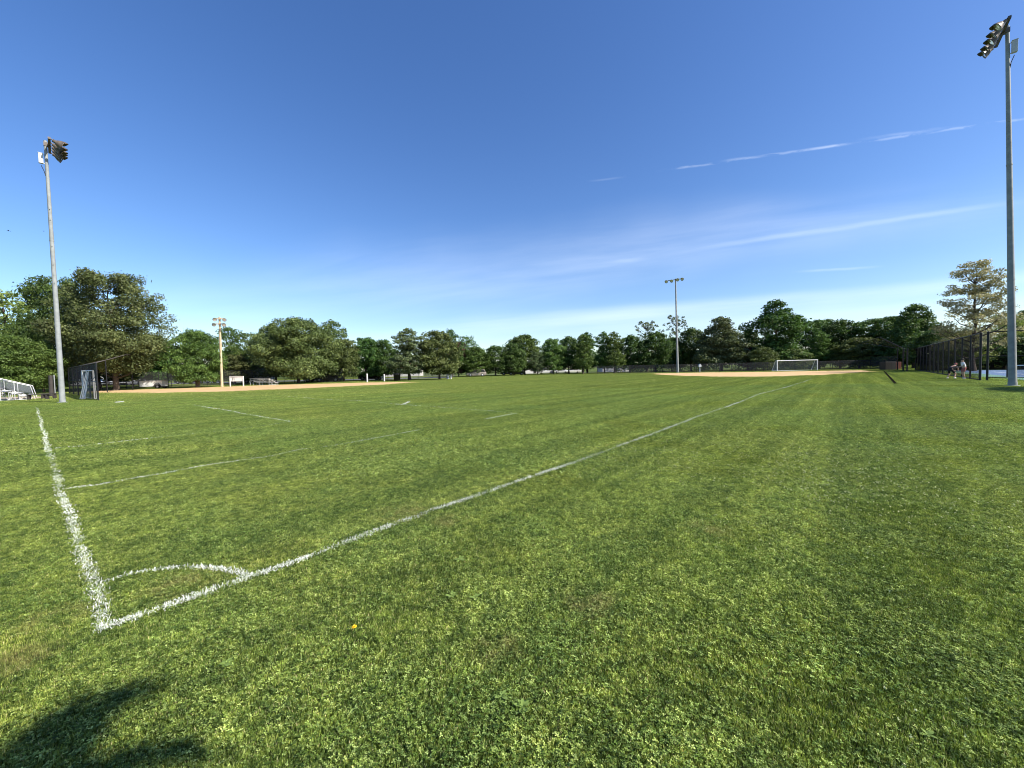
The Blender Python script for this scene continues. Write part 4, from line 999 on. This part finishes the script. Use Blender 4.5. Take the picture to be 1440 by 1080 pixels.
# ------------------------------------------------------------------ signboard, bins, poles, small things behind the infield
def P_at(px, Y): return base(px, Y)
Yb = gp(333, 543.3).y
a, b = base(324, Yb), base(342.5, Yb); zt, zm = at(333, 529.3, Yb).z, at(333, 536.2, Yb).z; W = (b-a).length
e = tag(empty('notice_board', (a+b)/2), 'white board on two white legs at the back edge of the orange infield', 'notice board')
q = MB(); q.box((0, 0, (zt+zm)/2), (W, 0.06, zt-zm)); q.build('panel', M['white'], e, bevel=0.01)
for s in (-1, 1): q = MB(); q.box((s*W/2, 0, zt/2), (0.11, 0.11, zt)); q.build('leg', M['white'], e)
q = MB(); q.box((0, -0.035, zt), (W+.1, 0.14, 0.05)); q.build('top_rail', M['white'], e)
q = MB()
for x in (-0.62, -0.36): q.box((x, -0.034, (zt+zm)/2), (0.07, 0.012, (zt-zm)*0.62))
q.build('posted_strip', M['plastic'], e)
def bin_(label, p, h=1.0, r=0.33, mt='plastic'):
    e = tag(empty('trash_bin', p), label, 'trash bin')
    q = MB(); q.lathe([(0, 0), (r*0.86, 0), (r, h*0.86), (r*1.05, h*0.87)], 14); q.build('barrel', M[mt], e)
    q = MB(); q.lathe([(r*1.08, h*.86), (r*1.1, h*.9), (r*0.7, h*1.02), (0, h*1.05)], 14); q.build('lid', M[mt], e)
bin_('black trash bin standing on grass under the oval grey-green tree', base(558.5, gp(558, 535.8).y), 1.35, 0.62)
def stick(name, label, cat, px, ytop, ybase, r=0.09, mt='white', group=None, lean=0):
    p = gp(px, ybase); z = at(px, ytop, p.y).z
    e = tag(empty(name, p), label, cat, group)
    q = MB(); q.tube((0, 0, 0), (lean, 0, z), r, r*0.85, 10); q.build('shaft', M[mt], e)
    q = MB(); q.lathe([(r*1.2, z), (r*1.2, z+0.08), (0, z+0.14)], 10); q.build('cap', M[mt], e)
    return e
stick('white_post', 'short white post before the dark pair of trees, left of two', 'post', 516.5, 526.5, 537.6, 0.12, 'white', 'short white posts')
stick('white_post', 'short white post before the dark pair of trees, right of two', 'post', 540.5, 527.5, 536.4, 0.12, 'white', 'short white posts')
stick('white_post', 'white post at centre with a small cone at its foot', 'post', 634.3, 522.3, 533.2, 0.14, 'white', 'short white posts')
e = tag(empty('marker_cone', gp(629.5, 533)), 'small white cone left of the centre white post', 'cone')
q = MB(); q.lathe([(0.42, 0), (0.42, 0.06), (0.26, 0.08), (0.06, 0.9), (0, 0.92)], 12); q.build('body', M['white'], e)
q = MB(); q.lathe([(0.27, 0.30), (0.20, 0.55)], 12); q.build('band', M['clothw'], e)
stick('wooden_post', 'brown wooden stake left of the wooden light pole behind the infield', 'post', 280.3, 527.5, 544.5, 0.14, 'wood')
p = base(984, 91); e = tag(empty('birdhouse', p), 'small pale birdhouse on a post right of the far light pole', 'birdhouse')
q = MB(); q.tube((0, 0, 0), (0, 0, 1.2), 0.11, None, 8); q.build('post', M['boxgrey'], e)
q = MB(); q.prism([(-0.28, 1.2), (0.28, 1.2), (0.28, 1.65), (0, 1.95), (-0.28, 1.65)], -0.25, 0.25); q.build('box', M['boxgrey'], e)
# dugout at the right backstop
p = base(1252, 74); e = tag(empty('equipment_box', p), 'low black box with a red end before the right backstop', 'box')
q = MB(); q.box((-0.5, 0, 0.75), (2.0, 1.2, 1.5)); q.build('case', M['plastic'], e, bevel=0.03)
q = MB(); q.box((1.03, 0, 0.80), (1.0, 1.1, 1.3)); q.box((0.75, -0.56, .85), (.08, .03, 1.2)); q.box((1.3, -0.56, .85), (.08, .03, 1.2)); q.build('end_box', M['red'], e, bevel=0.03)

# ------------------------------------------------------------------ vehicles
def wheel(parent, x, y, r=0.33, wd=0.22):
    q = MB(); mx = Matrix.Translation((x, y, r)) @ Matrix.Rotation(math.pi/2, 4, 'X')
    q.lathe([(r*0.6, -wd/2), (r*0.95, -wd/2), (r, -wd*0.35), (r, wd*0.35), (r*0.95, wd/2), (r*0.6, wd/2)], 16, mx); t = q.build('wheel', M['tyre'], parent)
    q = MB(); q.lathe([(0, -wd*0.42), (r*0.62, -wd*0.42), (r*0.62, wd*0.42), (0, wd*0.42)], 12, mx); q.build('rim', M['alum'], t)
def car(label, p, rz, paint, kind='sedan', s=1.0):
    e = tag(empty('parked_car', p, rz, (s, s, s)), label, 'car', 'cars parked beyond the field')
    L = 4.6; hw = 0.88
    low = [(-L/2, 0.34), (-L/2+0.05, 0.72), (-L/2+0.95, 0.90), (L/2-0.65, 0.95), (L/2-0.02, 0.84), (L/2, 0.36), (L/2-.5, .22), (-L/2+.5, .22)]
    if kind == 'suv': cab = [(-1.35, 0.90), (-0.75, 1.62), (1.85, 1.66), (2.18, 0.93)]
    elif kind == 'truck': cab = [(-1.05, 0.90), (-0.55, 1.60), (0.70, 1.60), (0.85, 0.93)]
    else: cab = [(-1.30, 0.88), (-0.50, 1.40), (0.85, 1.42), (1.75, 0.93)]
    if kind in ('suv', 'truck'): low = [(x, z*1.12) for x, z in low]
    q = MB(); q.prism(low, -hw, hw); q.build('body', paint, e, bevel=0.09)
    q = MB(); q.prism([(x, z) for x, z in cab], -hw*0.86, hw*0.86); c = q.build('cabin', paint, e, bevel=0.07)
    def sh(x, f): return x*f
    zb = min(z for x, z in cab)+0.09; zt = max(z for x, z in cab)-0.09
    def xa(z, i, j): (x0, z0), (x1, z1) = cab[i], cab[j]; return x0+(x1-x0)*(z-z0)/(z1-z0)
    for s_ in (-1, 1):
        y = s_*(hw*0.86+0.006)
        f0, f1, g1, g0 = xa(zb, 0, 1)+0.1, xa(zt, 0, 1)+0.1, xa(zt, 3, 2)-0.1, xa(zb, 3, 2)-0.1; md = (f1+g1)/2
        for xs in ((f0, md-0.04, md-0.04, f1), (md+0.04, g0, g1, md+0.04)):
            q = MB(); q.add([(xs[0], y, zb), (xs[1], y, zb), (xs[2], y, zt), (xs[3], y, zt)], [(0, 1, 2, 3)]); q.build('side_window', M['carglass'], e)
    for i, j, nm in ((0, 1, 'windscreen'), (3, 2, 'rear_window')):
        (x0, z0), (x1, z1) = cab[i], cab[j]; o_ = -0.015 if i == 0 else 0.015
        q = MB(); q.add([(x0+(x1-x0)*.12+o_, -hw*.74, z0+(z1-z0)*.12), (x0+(x1-x0)*.12+o_, hw*.74, z0+(z1-z0)*.12), (x0+(x1-x0)*.88+o_, hw*.70, z0+(z1-z0)*.88), (x0+(x1-x0)*.88+o_, -hw*.70, z0+(z1-z0)*.88)], [(0, 1, 2, 3)]); q.build(nm, M['carglass'], e)
    for x in (-1.42, 1.38):
        for y in (-hw+0.08, hw-0.08): wheel(e, x, y, 0.33 if kind == 'sedan' else 0.38)
    for y in (-0.62, 0.62):
        q = MB(); q.box((-L/2+0.02, y, 0.66), (0.06, 0.32, 0.13)); q.build('headlight', M['glass'], e)
        q = MB(); q.box((L/2-0.01, y, 0.74), (0.05, 0.26, 0.14)); q.build('tail_light', M['red'], e)
    q = MB(); q.box((-L/2+.03, 0, .4), (.12, 1.6, .16)); q.box((L/2-.03, 0, .42), (.12, 1.6, .16)); q.build('bumper', M['plastic'], e, bevel=0.03)
    return e
wht = carpaint('white', (0.75, 0.75, 0.74)); slv = carpaint('silver', (0.45, 0.46, 0.48)); drk = carpaint('dark', (0.03, 0.032, 0.036)); tan = carpaint('tan', (0.36, 0.30, 0.25)); blk = carpaint('black', (0.012, 0.012, 0.014))
CARS = [
 (62, 78, 0.1, slv, 'suv', 'silver car showing under the trees just above the bleachers'),
 (96, 80, 2.9, wht, 'suv', 'white car behind the left light pole'),
 (131, 82, 0.2, slv, 'sedan', 'silver car behind the left backstop netting'),
 (157, 86, 3.2, wht, 'sedan', 'white sedan over the dark low fence, left of two close together'),
 (171, 88, 0.1, wht, 'suv', 'white tall car over the dark low fence, right of two close together'),
 (192, 88, 0.0, wht, 'sedan', 'small white car left of the white utility trailer'),
 (215, 90, 0.1, slv, 'suv', 'silver car directly above the white utility trailer'),
 (264, 88, 0.0, drk, 'sedan', 'dark car left of the wooden light pole'),
 (297, 86, 3.1, wht, 'suv', 'white car just left of the wooden light pole'),
 (447, 77, 0.0, blk, 'truck', 'black pickup in the shade below the widest maple'),
 (463, 74, 0.1, drk, 'suv', 'dark tall car in the shade right of the black pickup'),
 (522, 82, 3.1, drk, 'suv', 'dark car with pale roof glare behind the two short white posts'),
 (670, 96, 0.1, tan, 'suv', 'tan boxy car right of the centre white post'),
 (716, 110, 0.0, blk, 'suv', 'black car in shade, left of two at centre'),
 (726, 108, 0.0, blk, 'truck', 'black car in shade, right of two at centre'),
 (768, 124, 0.1, wht, 'suv', 'white car right of centre, left of three white cars'),
 (790, 122, 3.1, wht, 'suv', 'white car right of centre, middle of three white cars'),
 (806, 120, 0.0, wht, 'sedan', 'white car right of centre, right of three white cars'),
]
for px, Y, rz, pt, kd, lb in CARS: car(lb, base(px, Y), rz, pt, kd, 1.05)
# white utility trailer
p = gp(219, 546.5); e = tag(empty('utility_trailer', p, 0.12), 'white utility trailer parked along the back of the orange infield', 'trailer')
q = MB(); q.box((-0.2, 0, 0.72), (2.9, 1.2, 0.80)); q.build('body', M['white'], e, bevel=0.03)
q = MB(); q.box((-0.2, 0, 1.14), (3.0, 1.3, 0.05)); q.build('top_rim', M['alum'], e)
q = MB(); q.box((-0.2, 0, 0.28), (3.0, 1.0, 0.08)); q.tube((1.3, 0, .28), (2.2, 0, .35), .05, None, 6); q.build('chassis', M['black'], e)
for y in (-0.68, 0.68): wheel(e, 0.75, y, 0.30)
q = MB()
mx = Matrix.Translation((0.75, -0.68, 0.3)) @ Matrix.Rotation(math.pi/2, 4, 'X'); pts = [(0.75+0.42*math.cos(a), -0.76, 0.32+0.42*math.sin(a)) for a in [math.pi*i/8 for i in range(9)]]
q.path(pts, 0.05, 5); q.build('mudguard', M['plastic'], e)
# white box truck body behind the infield bleachers
p = base(368, 78); e = tag(empty('box_truck', p, 0.05), 'white box truck behind the small far bleachers', 'truck')
q = MB(); q.box((0.6, 0, 1.75), (3.7, 2.2, 2.1)); q.build('cargo_box', M['white'], e, bevel=0.04)
q = MB(); q.prism([(-3.0, 0.4), (-3.0, 1.15), (-2.2, 1.3), (-1.85, 2.05), (-1.35, 2.05), (-1.35, 0.4)], -1.0, 1.0); q.build('cab', wht, e, bevel=0.05)
q = MB(); q.add([(-2.1, -1.006, 1.35), (-1.5, -1.006, 1.35), (-1.5, -1.006, 1.9), (-1.85, -1.006, 1.9)], [(0, 1, 2, 3)]); q.build('side_window', M['carglass'], e)
q = MB(); q.box((-0.2, 0, 0.5), (5.2, 0.9, 0.2)); q.build('chassis', M['black'], e)
for x in (-2.3, 1.5):
    for y in (-0.95, 0.95): wheel(e, x, y, 0.42)

# ------------------------------------------------------------------ far houses
def house(label, px, Y, w, h, dp, roof_m, rz=0.0, wall_m='wall'):
    e = tag(empty('house', base(px, Y), rz), label, 'house', 'houses beyond the trees')
    q = MB(); q.box((0, 0, h/2), (w, dp, h)); q.build('wall', M[wall_m], e)
    q = MB(); rh = h*0.62; ov = 0.4
    q.add([(-w/2-ov, -dp/2-ov, h), (w/2+ov, -dp/2-ov, h), (w/2+ov, dp/2+ov, h), (-w/2-ov, dp/2+ov, h), (-w/2+0.8, 0, h+rh), (w/2-0.8, 0, h+rh)], [(0, 1, 5, 4), (1, 2, 5), (2, 3, 4, 5), (3, 0, 4), (3, 2, 1, 0)])
    rf = q.build('roof', M[roof_m], e)
    q = MB(); q.box((w*0.22, 0.3, h+rh*0.95), (0.7, 0.7, rh*0.9)); q.build('chimney', M['roofred'], rf)
    n = max(2, int(w/3))
    for i in range(n):
        x = -w/2+(i+0.5)*w/n
        if i == n//2: q = MB(); q.box((x, -dp/2-0.01, 1.05), (1.0, 0.06, 2.1)); q.build('door', M['darkwood'], e); continue
        q = MB(); q.box((x, -dp/2-0.01, h*0.55), (1.3, 0.08, 1.3)); f_ = q.build('window', M['white'], e)
        q = MB(); q.box((x, -dp/2-0.06, h*0.55), (1.06, 0.03, 1.06)); q.build('pane', M['pane'], f_)
house('low house with an orange-red roof behind the oval grey-green tree', 562, 134, 15, 2.7, 8, 'roofred', 0.1)
house('pale low house glimpsed left of the widest maple', 338, 118, 11, 3.0, 8, 'asphalt', 0.0)
house('pale low house glimpsed through the trunks right of centre', 862, 136, 9, 3.0, 8, 'asphalt', 0.0)
house('pale low house glimpsed under the trees at the far left', 150, 122, 12, 3.0, 8, 'asphalt', 0.0)
house('pale building glimpsed between the dark centre trees', 742, 140, 8, 2.8, 8, 'asphalt', 0.1)

# ------------------------------------------------------------------ tennis net
n0, n1 = fc(9.5, 3.0), fc(9.5, 26.0)
pz = gp(1440, 534); 
e = tag(empty('tennis_net', n0), 'tennis net with a white top band across the blue court', 'net'); d = n1-n0
for v_ in (Vector((0, 0, 0)), d): q = MB(); q.tube(v_, v_+Vector((0, 0, 1.08)), 0.05, None, 8); q.build('post', M['black'], e)
q = MB(); q.quad(Vector((0, 0, .06)), d+Vector((0, 0, .06)), d+Vector((0, 0, 1.0)), Vector((0, 0, 1.0))); q.build('net', M['chain'], e)
q = MB(); nn = Vector((d.y, -d.x, 0)).normalized()*0.012
q.box(d/2+Vector((0, 0, 1.03)), (d.length, 0.03, 0.08), Matrix.Rotation(math.atan2(d.y, d.x), 3, 'Z')); q.build('top_band', M['clothw'], e)

# ------------------------------------------------------------------ people behind the fence
def skin(name, pts, edges, rad, mt, parent, sub=2, root=0):
    me = bpy.data.meshes.new(name+'_s'); me.from_pydata(pts, edges, []); o = bpy.data.objects.new(name+'_s', me); C.objects.link(o)
    sk = o.modifiers.new('s', 'SKIN'); sk.use_smooth_shade = True
    for i, r_2 in enumerate(rad): me.skin_vertices[0].data[i].radius = (r_2, r_2) if not isinstance(r_2, tuple) else r_2
    for v_ in me.skin_vertices[0].data: v_.use_root = False
    me.skin_vertices[0].data[root].use_root = True
    sb = o.modifiers.new('b', 'SUBSURF'); sb.levels = sub; sb.render_levels = sub
    dg = bpy.context.evaluated_depsgraph_get(); nm = bpy.data.meshes.new_from_object(o.evaluated_get(dg)); nm.name = name
    bpy.data.objects.remove(o); nm.materials.clear(); nm.materials.append(mt)
    for p_ in nm.polygons: p_.use_smooth = True
    return link(name, nm, parent)
def person(label, loc, rz, J, shirt, shorts, hat=None):
    """J: joint positions (x forward, y left) of the pose"""
    e = tag(empty('person', loc, rz), label, 'person')
    keys = ['pelvis', 'waist', 'chest', 'neck', 'head', 'crown', 'shl', 'ell', 'wrl', 'hal', 'shr', 'elr', 'wrr', 'har', 'hpl', 'knl', 'anl', 'tol', 'hpr', 'knr', 'anr', 'tor']
    rad = [.13, .12, .15, .055, .085, .08, .06, .045, .032, .035, .06, .045, .032, .035, .085, .06, .042, .035, .085, .06, .042, .035]
    ed = [('pelvis', 'waist'), ('waist', 'chest'), ('chest', 'neck'), ('neck', 'head'), ('head', 'crown'), ('chest', 'shl'), ('shl', 'ell'), ('ell', 'wrl'), ('wrl', 'hal'), ('chest', 'shr'), ('shr', 'elr'), ('elr', 'wrr'), ('wrr', 'har'),
          ('pelvis', 'hpl'), ('hpl', 'knl'), ('knl', 'anl'), ('anl', 'tol'), ('pelvis', 'hpr'), ('hpr', 'knr'), ('knr', 'anr'), ('anr', 'tor')]
    pts = [J[k_] for k_ in keys]; E = [(keys.index(a), keys.index(b)) for a, b in ed]
    body = skin('body', pts, E, rad, M['skin'], e)
    V = {k_: Vector(J[k_]) for k_ in keys}
    # fingers and thumb of each hand
    for h_, w_ in (('hal', 'wrl'), ('har', 'wrr')):
        dd = (V[h_]-V[w_]).normalized(); sx = dd.cross(Vector((0, 0, 1))); sx = sx.normalized() if sx.length > .1 else Vector((0, 1, 0)); q = MB()
        for i, L in enumerate((.055, .07, .075, .065)):
            a = V[h_]+sx*(i-1.5)*0.02+dd*0.02; b = a+dd*L*0.6; q.path([a, b, b+dd*L*0.3+Vector((0.015, 0, -0.01))], [.010, .009, .007], 6)
        a = V[h_]-sx*0.035; q.path([a, a-sx*0.02+dd*0.03, a-sx*0.02+dd*0.055], [.011, .010, .008], 6); q.build('hand', M['skin'], e)
    mid = lambda a, b, f: tuple(Vector(J[a]).lerp(Vector(J[b]), f))
    skin('shirt', [J['waist'], J['chest'], mid('chest', 'neck', .6), J['shl'], mid('shl', 'ell', .75), J['shr'], mid('shr', 'elr', .75), mid('pelvis', 'waist', .3)],
         [(7, 0), (0, 1), (1, 2), (1, 3), (3, 4), (1, 5), (5, 6)], [.145, .175, .075, .08, .07, .08, .07, .15], shirt, e, root=1)
    skin('shorts', [J['pelvis'], mid('pelvis', 'waist', .6), J['hpl'], mid('hpl', 'knl', .8), J['hpr'], mid('hpr', 'knr', .8)], [(0, 1), (0, 2), (2, 3), (0, 4), (4, 5)], [.15, .145, .105, .085, .105, .085], shorts, e)
    for a, b in (('anl', 'tol'), ('anr', 'tor')):
        skin('shoe', [tuple(V[a]-Vector((.05, 0, .045))), mid(a, b, .5), J[b]], [(0, 1), (1, 2)], [.052, .052, .044], M['clothw'], e)
    up_ = (V['crown']-V['head']).normalized(); c = V['head'].lerp(V['crown'], .5)
    mx = Matrix.Translation(c+up_*0.035-Vector((.02, 0, 0))) @ up_.to_track_quat('Z', 'Y').to_matrix().to_4x4()
    q = MB(); q.lathe([(.108, -.02), (.112, .02), (.10, .06), (.06, .095), (0, .105)], 14, mx); q.build('hair', M['hair'] if not hat else hat, e)
    q = MB(); q.lathe([(0.012, -.03), (0.02, -.01), (.012, .01)], 8, Matrix.Translation(c+Vector((.095, 0, -.02))))
    for s in (-1, 1): q.lathe([(0, -.012), (.011, 0), (0, .012)], 8, Matrix.Translation(c+Vector((.085, s*.033, .012))))
    q.build('face', M['hair'], e)
    return e
stand = dict(pelvis=(0, 0, .95), waist=(.02, 0, 1.08), chest=(.07, 0, 1.30), neck=(.10, 0, 1.46), head=(.13, 0, 1.57), crown=(.13, 0, 1.68), shl=(.07, .18, 1.38), ell=(.12, .27, 1.12), wrl=(.32, .22, 1.05), hal=(.39, .20, 1.06),
     shr=(.07, -.18, 1.38), elr=(.05, -.30, 1.13), wrr=(.25, -.28, 1.0), har=(.31, -.27, .98), hpl=(0, .10, .90), knl=(.10, .14, .50), anl=(.0, .16, .09), tol=(.16, .19, .045), hpr=(0, -.10, .90), knr=(.08, -.13, .50), anr=(-.08, -.16, .09), tor=(.08, -.19, .045))
bend = dict(pelvis=(-.20, 0, .78), waist=(-.10, 0, .90), chest=(.14, 0, 1.03), neck=(.28, 0, 1.12), head=(.38, 0, 1.19), crown=(.42, 0, 1.29), shl=(.18, .18, 1.05), ell=(.26, .26, .80), wrl=(.44, .16, .70), hal=(.51, .13, .70),
     shr=(.18, -.18, 1.05), elr=(.24, -.28, .82), wrr=(.42, -.18, .72), har=(.49, -.15, .72), hpl=(-.18, .11, .74), knl=(.08, .20, .44), anl=(-.12, .24, .09), tol=(.05, .28, .045), hpr=(-.18, -.11, .74), knr=(.08, -.20, .44), anr=(-.14, -.24, .09), tor=(.03, -.28, .045))
person('person in a white shirt and dusty red shorts standing behind the court fence', base(1355.5, 33.6), 2.6, stand, M['clothw'], M['clothr'])
person('person in black crouching forward behind the court fence, left of the white-shirted one', base(1338.5, 34.6), 0.2, bend, M['clothb'], M['clothb'], M['clothr'])

# ------------------------------------------------------------------ small things near the camera, birds
p = gp(498, 893); e = tag(empty('dandelion', p, 0.3), 'single yellow dandelion flower low in the grass', 'flower')
q = MB(); q.path([(0, 0, 0), (.004, 0, .025), (.003, .003, .05)], .002, 5); q.build('stem', clover_m, e)
q = MB()
for ring, (n, L, tz) in enumerate(((13, .016, .002), (11, .012, .007), (7, .008, .011))):
    for i in range(n):
        a = 6.283*i/n+ring*.3; c_, s_ = math.cos(a), math.sin(a); w0 = .0028
        q.quad((.003-s_*w0, .003+c_*w0, .05), (.003+s_*w0, .003-c_*w0, .05), (.003+c_*L+s_*w0, .003+s_*L-c_*w0, .051+tz), (.003+c_*L-s_*w0, .003+s_*L+c_*w0, .051+tz))
q.build('flower_head', M['yellow'], e)
def weed(label, px, py, s, seed, n=8):
    r2 = random.Random(seed); e = tag(empty('broadleaf_weed', gp(px, py), r2.uniform(0, 6)), label, 'weed', 'broadleaf weeds in the grass')
    for i in range(n):
        a = 6.283*i/n+r2.uniform(-.3, .3); L = s*r2.uniform(.7, 1.15); el = r2.uniform(.25, .8); vs = []; c_, s_ = math.cos(a), math.sin(a)
        prof = [(0, .05), (.25, .14), (.5, .22), (.75, .18), (.95, .08), (1.0, .01)]
        for t_, w_ in prof:
            z = .02+math.sin(el)*L*t_-0.5*L*t_*t_*.6; rr2 = math.cos(el*.6)*L*t_
            vs += [(c_*rr2-s_*w_*L, s_*rr2+c_*w_*L, z+.15*w_*L), (c_*rr2, s_*rr2, z-.05*w_*L), (c_*rr2+s_*w_*L, s_*rr2-c_*w_*L, z+.15*w_*L)]
        q = MB(); q.add(vs, [(3*k_+j, 3*k_+j+1, 3*k_+j+4, 3*k_+j+3) for k_ in range(5) for j in (0, 1)], True); q.build('leaf', M['weedleaf'], e)
weed('broadleaf weed below the long white line near the picture centre', 635, 842, .055, 1)
weed('broadleaf weed low in the grass right of the two in the centre', 668, 845, .05, 2, 6)
weed('broadleaf weed in the grass just under the long white line', 646, 790, .06, 3)
weed('large pale broadleaf weed in the lower right corner', 1305, 1040, .032, 4, 9)
weed('broadleaf weed at the bottom centre', 705, 985, .045, 5, 7)
weed('broadleaf weed right of the dandelion at the bottom', 735, 1000, .045, 6, 8)
weed('broadleaf weed halfway between the dark shade and the white corner', 318, 938, .05, 7, 9)
def bird(label, px, py, Y, s, rz):
    e = tag(empty('bird', at(px, py, Y), rz, (s, s, s)), label, 'bird', 'birds in the sky at left')
    q = MB(); q.path([(-.2, 0, 0), (-.1, 0, 0), (0, 0, .01), (.09, 0, .02), (.14, 0, .03), (.19, 0, .02)], [.02, .045, .055, .04, .03, .004], 10); q.build('body', M['feather'], e)
    for sg in (-1, 1):
        q = MB(); q.add([(.08, sg*.04, .02), (.12, sg*.25, .10), (.02, sg*.52, .06), (-.06, sg*.28, .08), (-.08, sg*.04, .02), (.0, sg*.25, .105)], [(0, 1, 5, 4), (1, 2, 5), (5, 2, 3), (4, 5, 3)]); q.build('wing', M['feather'], e)
    q = MB(); q.add([(-.18, .02, 0), (-.18, -.02, 0), (-.32, -.06, 0), (-.32, .06, 0)], [(0, 1, 2, 3)]); q.build('tail', M['feather'], e)
bird('dark bird in the sky at the far left edge', 12.3, 324.8, 45, 0.55, 0.4)
bird('smaller dark bird in the sky just left of the left light pole', 61.5, 325.2, 60, 0.42, 0.9)
